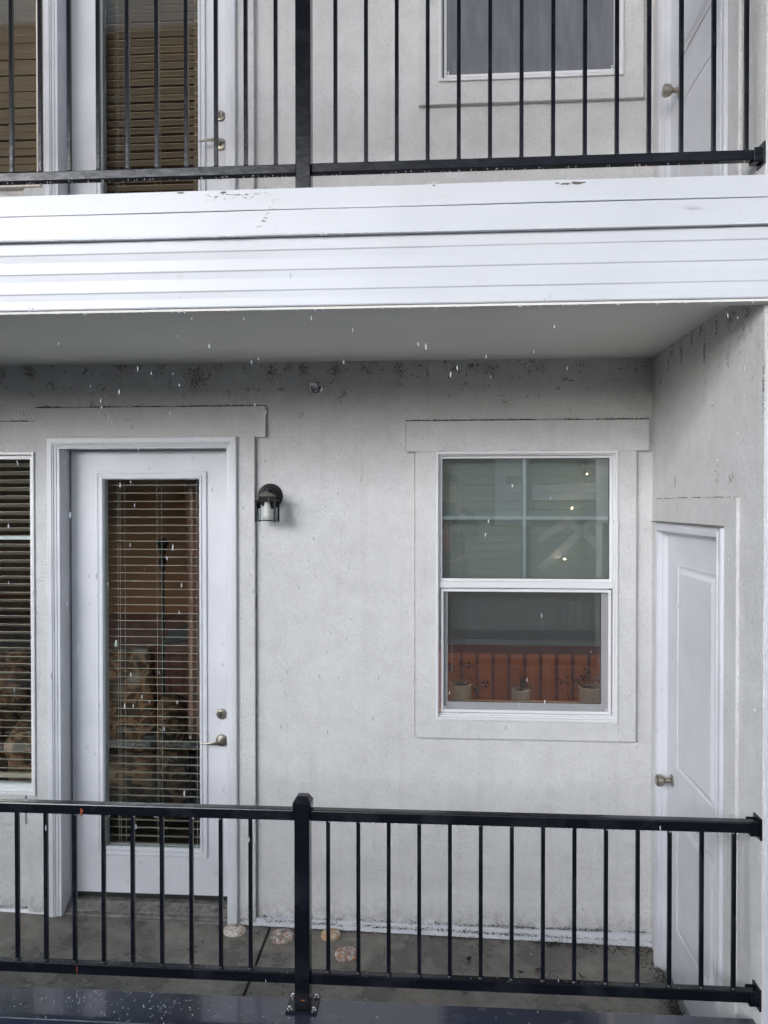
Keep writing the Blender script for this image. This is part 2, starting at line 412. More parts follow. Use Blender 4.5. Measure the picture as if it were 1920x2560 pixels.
# side wall with storage-room doors
SD = (-.90, -.165, -.2, 1.872); SDU = (-.90, -.165, 2.80, 1.872+2.93)
obj('side_wall', slab([(YE, -.0, -3.4, 7.0)], [SD, SDU], XW, XW+.28, 'x'), 'stucco_side', bld, bevel=.004)
obj('front_wall', BX(XW+.28, 5.5, YE+.03, YE+.25, -3.4, 7.0), 'stucco_side', bld)
obj('side_wall', BX(-3.8, -3.6, YE, .16, -3.4, 7.0), 'stucco_side', bld)
obj('corner_bead', BX(XW+.006, XW+.03, YE-.006, YE+.001, .2, 2.56), 'fascia', bld, bevel=.002)
# stucco bands round the openings (upper and lower)
def edge_rough(bm, amp=.0015):
    for v in bm.verts:
        n = noise.noise(v.co*37); v.co.x += amp*n; v.co.z += amp*noise.noise(v.co*41+Vector((5, 5, 5)))
def subdiv(bm, step=.05):
    es = [e for e in bm.edges if e.calc_length() > step*1.5]
    for e in es: pass
    bmesh.ops.subdivide_edges(bm, edges=[e for e in bm.edges if e.calc_length() > .3], cuts=14, use_grid_fill=False)
def band(rects, hole, y0, plane='y', m='stucco', d1=0.0, name='stucco_band'):
    bm = slab(rects, hole, y0, d1, plane)
    o = obj(name, bm, m, bld, bevel=.003, seg=2)
    return o
band([(-.1003, .908, .8834, 2.215), (-.1425, .9638, 2.2152, 2.3576)], [KW], -.026, name='window_surround')
band([(-.085, .934, 3.814, 5.2)], [KWU], -.026, name='window_surround')
band([(-1.978, -.857, -.03, 2.288), (-1.93, -.805, 2.288, 2.434), (-3.3, -1.93, 2.23, 2.37), (-3.3, -1.978, 2.222, 2.23)], [DOOR, (-3.05, -1.93, .567, 2.222)], -.024, name='door_surround')
band([(-1.978, -.857, 2.9, 5.3)], [DOORU, LWU], -.024, name='door_surround')
band([(-3.3, -1.986, .42, .567)], [], -.022, name='window_apron')
# dark strips where the bands meet the wall: dirt and edge shadow as colour
M['joint'] = mat('joint_dirt_and_shade', (.30, .28, .25), .9, var=(40, .6))
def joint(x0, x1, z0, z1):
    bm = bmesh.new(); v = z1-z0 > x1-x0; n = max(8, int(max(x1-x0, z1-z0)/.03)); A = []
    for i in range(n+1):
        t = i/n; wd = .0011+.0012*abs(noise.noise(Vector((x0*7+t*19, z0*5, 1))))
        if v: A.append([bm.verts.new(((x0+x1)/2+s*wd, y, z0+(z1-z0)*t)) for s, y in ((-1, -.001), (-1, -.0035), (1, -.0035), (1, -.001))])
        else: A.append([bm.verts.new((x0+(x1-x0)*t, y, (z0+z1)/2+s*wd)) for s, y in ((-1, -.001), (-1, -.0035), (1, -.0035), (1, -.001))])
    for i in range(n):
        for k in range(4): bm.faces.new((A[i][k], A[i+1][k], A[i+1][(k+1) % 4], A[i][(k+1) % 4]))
    obj('edge_shade_line', bm, 'joint', bld)
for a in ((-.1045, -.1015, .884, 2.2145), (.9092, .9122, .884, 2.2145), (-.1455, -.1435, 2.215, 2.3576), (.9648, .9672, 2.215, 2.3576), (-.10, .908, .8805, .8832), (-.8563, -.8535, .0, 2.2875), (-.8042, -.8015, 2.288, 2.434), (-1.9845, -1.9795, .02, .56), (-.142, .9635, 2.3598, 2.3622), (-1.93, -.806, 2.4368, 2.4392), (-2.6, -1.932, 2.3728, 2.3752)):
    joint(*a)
# side-door surround
band([(-1.03, -.105, -.1, 1.995)], [(-.922, -.14, -.2, 1.893)], XW-.013, 'x', 'stucco_side', XW, name='side_door_surround')
band([(-1.03, -.105, 2.9, 1.995+2.93)], [(-.937, -.155, 2.8, 1.893+2.93)], XW-.013, 'x', 'stucco_side', XW, name='side_door_surround')

# dark crumbs along ledges and band edges: settled grime plus modelled edge shade
def crumbs(name, parent, path, n, size, spread, m='dirt', seed=1, flat=.5):
    rnd = random.Random(seed); bm = bmesh.new()
    L = [(Vector(a), Vector(b)) for a, b in path]; tot = sum((b-a).length for a, b in L)
    for _ in range(n):
        t = rnd.random()*tot
        for a, b in L:
            l = (b-a).length
            if t <= l: break
            t -= l
        p = a+(b-a)*(t/l)
        if noise.noise(p*9+Vector((seed, 0, 0))) < -.12 and rnd.random() < .75: continue
        p = p+Vector((rnd.gauss(0, 1)*spread[0], rnd.gauss(0, 1)*spread[1], abs(rnd.gauss(0, 1))*spread[2]))
        s = size*rnd.uniform(.35, 1.25)
        vs = [bm.verts.new(p+Vector((rnd.uniform(-1, 1)*s, rnd.uniform(-1, 1)*s*.8, rnd.uniform(-1, 1)*s*flat))) for _ in range(4)]
        for c in ((0, 1, 2), (0, 2, 3), (0, 3, 1), (1, 3, 2)): bm.faces.new([vs[i] for i in c])
    return obj(name, bm, m, parent, kind='stuff')
crumbs('edge_grime_shade', bld, [((-.1425, -.014, 2.3588), (.9638, -.014, 2.3588)), ((-1.93, -.014, 2.4352), (-.805, -.014, 2.4352)), ((-2.3, -.014, 2.3712), (-1.93, -.014, 2.3712)),
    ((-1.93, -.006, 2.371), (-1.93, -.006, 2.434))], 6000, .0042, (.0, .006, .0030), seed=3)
crumbs('edge_grime_shade', bld, [((XW-.008, -.105, 1.996), (XW-.008, -1.03, 1.996))], 380, .0035, (.002, 0, .0012), seed=4)
crumbs('edge_grime_shade', bld, [((.966, -.012, 2.21), (.966, -.012, 2.357)), ((.91, -.010, .89), (.91, -.010, 2.2)), ((-.102, -.010, .89), (-.102, -.010, 2.2)), ((-.1, -.018, .884), (.908, -.018, .884)), ((-.143, -.012, 2.216), (-.143, -.012, 2.357)), ((-.804, -.010, 2.29), (-.804, -.010, 2.43)), ((-.856, -.010, .0), (-.856, -.010, 2.28)), ((-1.98, -.010, .02), (-1.98, -.010, .56)), ((-1.866, -.018, .1), (-1.866, -.018, 2.28)), ((-.937, -.018, .0), (-.937, -.018, 2.28))], 2600, .0019, (.0008, .003, .0), seed=5)  # fine crumbs stand in for the shadow lines at the band edges
crumbs('edge_grime_shade', bld, [((.0, -.028, 2.219), (.82, -.028, 2.219)), ((-1.86, -.03, 2.2925), (-.94, -.03, 2.2925)), ((.33, -.028, 2.221), (.40, -.028, 2.225))], 420, .003, (.0, .003, .001), seed=6)
# soot, webs and drip marks under the ceiling line: short fibres
def fibres(name, parent, spots, m, seed, plane='y'):
    rnd = random.Random(seed); bm = bmesh.new()
    for (a, z, w_, h_, s) in spots:
        for _ in range(int(7*s)):
            ca = a+rnd.gauss(0, w_*.33); cz = min(z+rnd.gauss(0, h_*.36), CEIL-.004); ang = rnd.uniform(0, PI); l = rnd.uniform(.004, .017)
            pts = []
            for k in range(4):
                aa = ca+math.cos(ang)*l*(k/3-.5)+rnd.uniform(-1, 1)*.0022; zz = min(cz+math.sin(ang)*l*(k/3-.5)+rnd.uniform(-1, 1)*.0022, CEIL-.002)
                pts.append((aa, -.003, zz) if plane == 'y' else (XW-.003, aa, zz))
            tube(bm, pts, rnd.uniform(.0004, .0011), 3)
    return obj(name, bm, m, parent, kind='stuff')
crumbs('soffit_specks', bld, [((-2.2, -1.12, 2.627), (.98, -1.12, 2.627)), ((-2.2, -.006, 2.640), (.98, -.006, 2.640)), ((.978, -.02, 2.640), (.978, -1.1, 2.640))], 300, .0028, (.0, .012, .0), seed=71)
crumbs('soffit_specks', bld, [((-2.0, -.5, 2.6415), (.9, -.8, 2.6415))], 26, .0045, (.0, .25, .0), seed=72, flat=.1)
fibres('wall_cobweb', bld, blots_back, 'dirt', 11)
fibres('wall_cobweb', bld, blots_side, 'dirt', 12, 'x')

# soffit, upper deck slab and beam
balc = thing('upper_balcony', 'white clad upper balcony slab with horizontal siding along its front edge', 'balcony', (0, -1.2, 2.6))
obj('soffit', BX(-3.6, XW, -1.19, 0, CEIL, CEIL+.05), 'soffit', balc)
obj('deck_slab', BX(-3.6, XW, -1.10, 0, 2.78, 2.87), 'concrete', balc)
def drip_bevel(bm): return bm
# two fascia boards then four siding courses
def wavy_board(x0, x1, pts, amp, seed, n=60, ph=0):
    bm = bmesh.new(); rings = []
    for i in range(n+1):
        x = x0+(x1-x0)*i/n
        dz = amp*noise.noise(Vector((x*1.1, seed, 0))); dy = amp*.8*noise.noise(Vector((x*1.7, seed, 7)))
        rings.append([bm.verts.new((x, y+dy, z+dz*(1 if k in ph_set else .25))) for k, (y, z) in enumerate(pts)])
    m_ = len(pts)
    for i in range(n):
        for k in range(m_): bm.faces.new((rings[i][k], rings[i+1][k], rings[i+1][(k+1) % m_], rings[i][(k+1) % m_]))
    bm.faces.new(rings[0]); bm.faces.new(rings[-1][::-1]); return bm
BX0, BX1 = -3.7, 3.2
ph_set = {0, 1, 2, 3}
obj('fascia_board', wavy_board(BX0, BX1, [(-1.10, 2.940), (-1.10, 2.8755), (-1.262, 2.8755), (-1.262, 2.940)], .0022, 1), 'fascia', balc, bevel=.002)
ph_set = {1, 2, 3}
obj('fascia_board', wavy_board(BX0, BX1, [(-1.12, 2.8722), (-1.12, 2.800), (-1.268, 2.795), (-1.2655, 2.801), (-1.2655, 2.8722)], .0045, 2), 'fascia', balc, bevel=.0015)
gz = [2.794, 2.7545, 2.6935, 2.6315, 2.583]
gb = [None, 2.7325, 2.673, 2.612]
YF = -1.245
for i in range(4):
    zt, zb = gz[i], gz[i+1]
    pts = [(YF+.02, zt), (YF+.02, zb)]
    pts += [(YF-.0012, zb), (YF-.004, zb+.0038)]
    if i: pts += [(YF-.004, gb[i]-.001), (YF-.0038, gb[i]), (YF-.0006, zt+.0010)]
    else: pts += [(YF-.002, zt)]
    ph_set = set()
    obj('siding_course', wavy_board(BX0, BX1, pts, .0012, 20+i), 'fascia', balc, bevel=.0006, seg=1)
obj('drip_trim', BX(BX0, BX1, YF+.001, YF+.045, 2.574, 2.581), 'soffit', balc)
obj('trim_strip', BX(BX0, XW, YF+.046, -1.19, 2.585, 2.66), 'soffit', balc)
obj('trim_strip', BX(BX0, XW, -1.19, -1.12, 2.628, CEIL-.001), 'soffit', balc)
# chipped paint, scuffs and pencil marks on the fascia
def splat(bm, x, y, z, w_, h_, n=10, seed=0, lean=0):
    rnd = random.Random(seed); ring = []
    for k in range(n):
        a = 2*PI*k/n; s = rnd.uniform(.55, 1.1)
        ring.append(bm.verts.new((x+math.cos(a)*w_*s+lean*math.sin(a)*h_, y, z+math.sin(a)*h_*s)))
    bm.faces.new(ring)
    back = [bm.verts.new(v.co+Vector((0, .001, 0))) for v in ring]
    for k in range(n): bm.faces.new((ring[k], ring[(k+1) % n], back[(k+1) % n], back[k]))
for a in ((.382, 2.928, .016, .0035, 12, 1), (.418, 2.930, .022, .005, 12, 2), (.358, 2.931, .010, .002, 9, 3), (-.655, 2.932, .012, .003, 10, 4), (-.79, 2.934, .012, .002, 10, 5), (-.01, 2.935, .006, .0015, 9, 8)):
    bm = bmesh.new(); splat(bm, a[0], -1.2645, *a[1:]); obj('paint_chip', bm, 'chip', balc)
bm = bmesh.new(); rnd = random.Random(5)
for k in range(34):
    x = -.62+rnd.gauss(0, .05); z = 2.927-abs(rnd.gauss(0, .006)); splat(bm, x, -1.2645, z, rnd.uniform(.001, .008), rnd.uniform(.0004, .0011), 7, k)
for k in range(16):
    t = rnd.random(); splat(bm, -.49-.05*t+rnd.gauss(0, .006), -1.2675, 2.905-.085*t, rnd.uniform(.002, .006), .0007, 7, 50+k, lean=.6)
for k in range(26):
    x = rnd.uniform(-1.35, .95); splat(bm, x, -1.2645 if k % 2 else -1.2695, (2.89 if k % 2 else 2.815)+rnd.random()*.04, rnd.uniform(.0006, .0016), rnd.uniform(.0006, .0014), 7, 90+k)
obj('scuff_mark', bm, 'scuff', balc, kind='stuff')
cu = bpy.data.curves.new('pencil_writing', 'FONT'); cu.body = 'lview'; cu.size = .022; cu.shear = .1
to = bpy.data.objects.new('pencil_writing_curve', cu); COL.objects.link(to)
bpy.context.view_layer.update(); dg = bpy.context.evaluated_depsgraph_get()
tm = bpy.data.meshes.new_from_object(to.evaluated_get(dg)); bpy.data.objects.remove(to)
tm.transform(Matrix.Translation((.726, -1.2700, 2.842)) @ Matrix.Rotation(PI/2, 4, 'X')); tm.materials.append(M['pencil'])
pw = bpy.data.objects.new('pencil_writing', tm); COL.objects.link(pw); pw.parent = balc; pw.matrix_parent_inverse = Matrix.Translation(-balc.location)

# lower parapet with metal cap
par = thing('lower_parapet', 'low parapet wall capped in wet blue-grey metal under the lower railing', 'parapet', (0, -1.2, 0))
CAPZ = .370
bm = bmesh.new(); prism(bm, [(-1.152, .33), (-1.148, .33), (-1.148, CAPZ), (-1.296, CAPZ-.001), (-1.2975, CAPZ-.004), (-1.300, .28), (-1.296, .28), (-1.2935, CAPZ-.020), (-1.293, CAPZ-.006), (-1.152, CAPZ-.005)], 'x', -3.6, XW)
obj('metal_cap', bm, 'cap', par, bevel=.0015)
obj('parapet_core', BX(-3.6, XW, -1.29, -1.155, -.35, .33), 'fascia', par)
obj('outer_face', BX(-3.6, XW, -1.2955, -1.291, -.60, .30), 'fascia', par)
# water beads and splashes on the cap
rnd = random.Random(9); bm = bmesh.new()
def bead(bm, x, y, z, R, squash=.5):
    ret = bmesh.ops.create_icosphere(bm, subdivisions=1, radius=R, matrix=Matrix.Translation((x, y, z)) @ Matrix.Diagonal((1, 1, squash, 1)))
for cx, cy, n, sx, sy in ((-1.13, -1.20, 60, .06, .04), (-.87, -1.20, 40, .05, .03), (-1.24, -1.23, 16, .1, .03), (-.98, -1.25, 26, .09, .03), (-.7, -1.24, 16, .09, .04), (.3, -1.22, 16, .4, .05)):
    for _ in range(n):
        y = min(max(cy+rnd.gauss(0, sy), -1.294), -1.152)
        bead(bm, cx+rnd.gauss(0, sx), y, CAPZ+.0005, rnd.uniform(.0006, .0024), rnd.uniform(.3, 1.1))
obj('water_beads', bm, 'water', par, kind='stuff', smooth=True)

# ---------------------------------------------------------------- deck (ground of the lower balcony)
def deck_part(x0, x1, y0, y1, nx=10, ny=5):
    bm = bmesh.new(); top = {}
    for i in range(nx+1):
        for j in range(ny+1):
            x = x0+(x1-x0)*i/nx; y = y0+(y1-y0)*j/ny
            top[i, j] = bm.verts.new((x, y, deckz(x, y)))
    for i in range(nx):
        for j in range(ny): bm.faces.new((top[i, j], top[i+1, j], top[i+1, j+1], top[i, j+1]))
    r_ = bmesh.ops.extrude_face_region(bm, geom=bm.faces[:])
    for v in r_['geom']:
        if isinstance(v, bmesh.types.BMVert): v.co.z = -.30
    return bm
crumbs('flashing_dirt', bld, [((-.93, -.0225, -.004), (.1, -.024, -.022)), ((-.93, -.010, .006), (.98, -.010, .0)), ((.1, -.024, -.022), (.98, -.026, -.035)), ((-2.2, -.012, .010), (-1.87, -.012, .010))], 5200, .0044, (.0, .004, .0045), seed=61)
struct(obj('deck_slab_left', deck_part(-3.6, -.792, -1.152, .07), 'concrete', bevel=.004))
struct(obj('deck_slab_right', deck_part(-.782, XW, -1.152, .0), 'concrete', bevel=.004))
struct(obj('deck_joint', BX(-.80, -.77, -1.152, .0, -.29, -.055), 'rubber'))
g_ = struct(obj('ground', BX(-60, 60, -60, 60, -3.5, -3.4), 'asphalt'))
# white base flashing along the foot of the wall
bm = bmesh.new()
for x0, x1 in ((-3.6, -1.866), (-.938, XW)):
    n = 24
    P_ = []
    for i in range(n+1):
        x = x0+(x1-x0)*i/n; zt = .010-.009*max(0, (x+.4)); zt += .0015*noise.noise(Vector((x*9, 0, 0)))
        P_.append([bm.verts.new(q) for q in ((x, -.002, zt), (x, -.019, zt-.004), (x, -.026, deckz(x, 0)+.003), (x, -.002, deckz(x, 0)-.01))])
    for i in range(n):
        for k in range(4): bm.faces.new((P_[i][k], P_[i+1][k], P_[i+1][(k+1) % 4], P_[i][(k+1) % 4]))
obj('base_flashing', bm, 'white', bld)
# debris
def pt(x, y, dz=.001): return (x, y, deckz(x, y)+dz)
dv = crumbs('wet_debris', None, [(pt(-.93, -.034), pt(.98, -.034)), (pt(-.93, -.022, .03), pt(.4, -.022, .03))], 1900, .0050, (.0, .006, .004), seed=21)
crumbs('wet_debris', None, [(pt(.45, -.045), pt(.97, -.06)), (pt(.62, -.04), pt(.97, -.05)), (pt(.9, -.05), pt(.96, -.35)), (pt(.955, -.12), pt(.96, -1.05))], 2600, .0072, (.016, .018, .008), seed=22)
crumbs('wet_debris', None, [(pt(-1.79, .02, .03), pt(-1.0, .02, .03)), (pt(-1.85, -.045), pt(-1.0, -.04))], 700, .0038, (.0, .02, .001), seed=23)
crumbs('wet_debris', None, [(pt(-.2, -.12), pt(.9, -.45)), (pt(.1, -.3), pt(.6, -.1)), (pt(-1.7, -.3), pt(-.9, -.3))], 240, .0045, (.10, .10, .0), seed=24)
crumbs('wet_debris', None, [(pt(-.787, -.02, -.0), pt(-.787, -1.1, -.0))], 420, .0042, (.002, 0, .0015), seed=25)
# small dead leaves on the deck and one orange scrap on the rail
def leaf_mesh(name, l, w_, m, curl=.3):
    bm = bmesh.new(); n = 6; L = []
    for i in range(n+1):
        t = i/n; ww = w_*math.sin(PI*min(.98, t*.95+.03))**.7; zc = curl*l*(t-.5)**2
        L.append([bm.verts.new((l*(t-.5), s*ww, zc+(.25*ww if s else 0))) for s in (-1, 0, 1)])
    for i in range(n):
        for k in range(2): bm.faces.new((L[i][k], L[i+1][k], L[i+1][k+1], L[i][k+1]))
    bmesh.ops.solidify(bm, geom=bm.faces[:], thickness=.0008)
    return obj(name, bm, m, None)
lf = [('curled brown leaf nearest the far right corner of the deck', .36, -.27), ('small dark twist of leaf lying below the window middle', .14, -.20), ('dark leaf scrap beside the right end of the white base flashing', .62, -.28),
      ('dark leaf clump left of the debris pile on the right of the deck', .44, -.24)]
for i, (lb, x, y) in enumerate(lf):
    o = leaf_mesh('dead_leaf', .030+.008*(i % 3), .008+.002*(i % 2), 'dirt', .9); o.location = (x, y, deckz(x, y)+.004); o.rotation_euler = (.2*i, .1, 1.1*i); tag(o, lb, 'leaf', 'dead leaves on the deck')
# painted stone medallions
stn = [((-.944, -.079), .054, .047, 'crusty white and rust-edged round stone left of the deck joint, nearest the door frame', (.55, .52, .46), (.42, .28, .2), (.62, .60, .55), 45),
       ((-.712, -.106), .056, .056, 'grey round stone veined with white, just right of the deck joint', (.13, .12, .11), (.50, .48, .44), (.45, .20, .10), 32),
       ((-.492, -.070), .046, .044, 'orange and cream mottled round stone right of the railing post near the wall', (.50, .30, .14), (.55, .50, .40), (.35, .20, .10), 60),
       ((-.400, -.212), .056, .052, 'grey round stone with orange side and white centre chip, closest to the railing', (.22, .21, .20), (.45, .18, .06), (.50, .50, .48), 40)]
for i, (c, rx, ry, lb, c1, c2, c3, sc) in enumerate(stn):
    bm = bmesh.new(); n = 40; prev = None
    rings = []
    for R, h in ((1.0, 0), (.985, .006), (.93, .011), (.7, .014), (.4, .015), (.12, .016)):
        rings.append([bm.verts.new((c[0]+rx*R*(1+.03*noise.noise(Vector((k*.5, i, 0))))*math.cos(2*PI*k/n), c[1]+ry*R*math.sin(2*PI*k/n)*(1+.03*noise.noise(Vector((k*.5, i, 3)))),
            deckz(*c)+h*1.3+.0015*noise.noise(Vector((k*1.1, R*9, i))))) for k in range(n)])
    for a in range(len(rings)-1):
        for k in range(n): bm.faces.new((rings[a][k], rings[a][(k+1) % n], rings[a+1][(k+1) % n], rings[a+1][k]))
    bm.faces.new(rings[-1])
    tag(obj('round_stone', bm, medallion('stone_%d' % i, *[tuple(min(.8, q*1.35) for q in c_) for c_ in (c1, c2, c3)], sc*1.2), smooth=True), lb, 'stone', 'round stones on the deck')

# ---------------------------------------------------------------- railings
YR = -1.18
def railing(label, zb0, zb1, zt0, zt1, post_z0, posts, sections, upper):
    t = thing('railing', label, 'railing', (0, YR, zb0), 'black metal balcony railings')
    hd = .0137
    bal0 = None
    for (x0, x1, xs) in sections:
        obj('bottom_rail', BX(x0, x1, YR-hd, YR+hd, zb0, zb1), 'black', t, bevel=.003)
        bm = BX(x0, x1, YR-.016, YR+.016, zt0, zt1); obj('top_rail', bm, 'black', t, bevel=.004)
        for x in xs:
            if bal0 is None:
                bal0 = obj('baluster', BX(-.0062, .0062, YR-.0062, YR+.0062, zb1-.002, zt0+.002), 'black', t, bevel=.0012); bal0.location.x = x
            else: inst(bal0, 'baluster', t, (x, 0, 0))
            # weld collar at the foot
        bm = bmesh.new()
        for x in xs:
            lathe(bm, [(.0105, zb1-.001), (.0098, zb1+.002), (.0075, zb1+.006)], 8, (x, YR, 0))
        obj('weld_collar', bm, 'collar', t, kind='stuff')
    for px in posts:
        hw = .0242
        zt = zt1+.018 if not upper else zt1+.018
        obj('post', BX(px-hw, px+hw, YR-hw, YR+hw, post_z0, zt), 'black', t, bevel=.003)
        bm = bmesh.new(); cw = .0292
        prism(bm, [(-cw, -cw), (cw, -cw), (cw, cw), (-cw, cw)], 'z', zt-.018, zt+.006)
        q = [bm.verts.new((s*cw, r_*cw, zt+.006)) for s, r_ in ((-1, -1), (1, -1), (1, 1), (-1, 1))]
        q2 = [bm.verts.new((s*cw*.55, r_*cw*.55, zt+.026)) for s, r_ in ((-1, -1), (1, -1), (1, 1), (-1, 1))]
        for k in range(4): bm.faces.new((q[k], q[(k+1) % 4], q2[(k+1) % 4], q2[k]))
        bm.faces.new(q2)
        bmesh.ops.remove_doubles(bm, verts=bm.verts[:], dist=1e-5)
        bmesh.ops.translate(bm, verts=bm.verts[:], vec=(px, YR, 0)); obj('post_cap', bm, 'black', t, bevel=.003)
        pl = obj('base_plate', BX(px-.05, px+.05, YR-.044, YR+.044, post_z0, post_z0+.006), 'black', t, bevel=.0015)
        for sx in (-1, 1):
            for sy in (-1, 1):
                bm = bmesh.new(); lathe(bm, [(.0085, post_z0+.006), (.0085, post_z0+.008), (.006, post_z0+.0085), (.006, post_z0+.014), (.0035, post_z0+.015)], 6 if False else 12, (px+sx*.038, YR+sy*.032, 0))
                obj('bolt', bm, 'chrome', pl)
    # wall brackets
    for zc0, zc1 in ((zb0, zb1), (zt0, zt1)):
        bm = bmesh.new()
        zc = (zc0+zc1)/2; hh = .033
        box(bm, XW-.006, XW, YR-.030, YR+.026, zc-hh, zc+hh)
        box(bm, XW-.030, XW-.006, YR-.021, YR-.0175, zc0-.004, zc1+.004); box(bm, XW-.030, XW-.006, YR+.0175, YR+.021, zc0-.004, zc1+.004); box(bm, XW-.030, XW-.006, YR-.0175, YR+.0175, zc0-.008, zc0-.004)
        obj('wall_bracket', bm, 'black', t, bevel=.001)
    # drops hanging from the rails
    rnd = random.Random(31 if upper else 32); bm = bmesh.new()
    if not upper:
        for _ in range(120):
            x = -.35+1.3*rnd.random()**.7 if rnd.random() < .85 else rnd.uniform(-1.4, -.4)
            lathe(bm, [(.0014, zt0+.0005), (.0020, zt0-.0012), (.0014, zt0-.0032), (.0004, zt0-.0042)], 6, (x, YR-.013+rnd.uniform(0, .004), 0))
        for _ in range(60):
            x = rnd.uniform(-1.4, .95); bead(bm, x, YR+rnd.uniform(-.012, .012), zb1, rnd.uniform(.0008, .002))
    else:
        for _ in range(110):
            x = rnd.uniform(-1.4, .95)
            lathe(bm, [(.0016, zb0+.0005), (.0022, zb0-.0012), (.0012, zb0-.003), (.0004, zb0-.0036)], 6, (x, YR+rnd.uniform(-.009, .009), 0))
    obj('hanging_drops', bm, 'water', t, smooth=True, kind='stuff')
    return t
lx = [-1.371-.0969*4+.0969*i for i in range(13)]
rx_ = [-.345+.09654*i for i in range(14)]
lx2 = [-1.955-.0969*i for i in range(15)]
lower = railing('wet black metal railing on the lower parapet with square post and bolted plate', .446, .4815, .968, 1.003, CAPZ+.0005, [-.426, -1.86],
    [(-.4018, XW-.006, rx_), (-1.836, -.4502, lx), (-3.6, -1.884, lx2)], False)
ulx = [-1.376-.0963*4+.0963*i for i in range(14)]
urx = [-.319+.0966*i for i in range(14)]
railing('black metal railing of the upper balcony above the white siding', 3.0135, 3.044, 3.95, 3.985, 2.9385, [-.419, -1.853],
    [(-.3948, XW-.006, urx), (-1.829, -.4432, ulx), (-3.6, -1.877, lx2)], True)
bm = bmesh.new(); 
for k in range(5): splat(bm, -1.147+.002*math.sin(k*2), YR-.0172, .987-.005*k, .004+.002*(k % 2), .004, 9, 60+k)
obj('rust_patch', bm, 'rust', lower)
bm = bmesh.new()
for k in range(4): splat(bm, -1.165, YR-.0147, .472-.006*k, .0012, .004, 8, 70+k)
obj('rust_patch', bm, 'rust', lower)
bm = bmesh.new(); splat(bm, -.424, YR-.0252, .402, .008, .0018, 8, 77); obj('rust_patch', bm, 'rust', lower)

# ---------------------------------------------------------------- patio doors
def moulding_ring(x0, x1, z0, z1, prof, plane='y', base=0, sgn=1):
    """prof list of (inset, height) swept round a rectangle with mitred corners; height goes toward viewer"""
    bm = bmesh.new(); rings = []
    for ins, h in prof:
        c = [(x0+ins, z0+ins), (x1-ins, z0+ins), (x1-ins, z1-ins), (x0+ins, z1-ins)]
        rings.append([bm.verts.new((x, base-h, z) if plane == 'y' else (base-h, x, z)) for x, z in c])
    for a in range(len(rings)-1):
        for k in range(4): bm.faces.new((rings[a][k], rings[a][(k+1) % 4], rings[a+1][(k+1) % 4], rings[a+1][k]))
    return bm
def casing(x0, x1, z0, z1, wd, y_wall, y_front, m, parent):
    """three-sided mitred brickmould"""
    prof = [(0, y_wall), (0, y_front+.004), (.004, y_front), (wd*.52, y_front), (wd*.56, y_front+.004), (wd*.66, y_front+.004), (wd*.74, y_front+.009), (wd-.003, y_front+.010), (wd, y_front+.014), (wd, y_wall+.02)]
    for side in ('l', 't', 'r'):
        bm = bmesh.new(); A, B = [], []
        for ins, y in prof:
            if side == 'l': a, b = (x0+ins, y, z0), (x0+ins, y, z1-ins)
            elif side == 'r': a, b = (x1-ins, y, z0), (x1-ins, y, z1-ins)
            else: a, b = (x0+ins, y, z1-ins), (x1-ins, y, z1-ins)
            A.append(bm.verts.new(a)); B.append(bm.verts.new(b))
        n = len(prof)
        for k in range(n-1): bm.faces.new((A[k], A[k+1], B[k+1], B[k]))
        bm.faces.new(A); bm.faces.new(B)
        obj('casing', bm, m, parent)
def slats(parent, x0, x1, z_top, z_bot, pitch, y, wdt, tilt, m, thick=.0022):
    """curved slats; tilt>0 = outer edge down"""
    bm = bmesh.new(); prof = []
    n = 4
    for k in range(n+1):
        s = (k/n-.5); prof.append((s*wdt, .0012*(1-4*s*s)))
    pts = prof+[(a, b-thick) for a, b in reversed(prof)]
    c, s_ = math.cos(tilt), math.sin(tilt)
    pts = [(a*c-b*s_, a*s_+b*c) for a, b in pts]
    prism(bm, pts, 'x', x0, x1)
    first = obj('slat', bm, m, parent); first.location = (0, y, z_top)
    first.location -= Vector((0, 0, 0)); z = z_top-pitch; k = 1
    first.matrix_parent_inverse = Matrix.Translation(-parent.location)
    while z > z_bot:
        o = inst(first, 'slat', parent, (0, y+.0006*math.sin(k*1.7), z+.0005*math.sin(k*2.3))); o.rotation_euler.y = .0008*math.sin(k*3.1); z -= pitch; k += 1
def cords(parent, xs, z0, z1, y, wdt=.03):
    for x, dy in xs:
        bm = bmesh.new(); tube(bm, [(x, y+dy, z0), (x, y+dy, z1)], .0009, 4); obj('cord', bm, 'cord', parent)

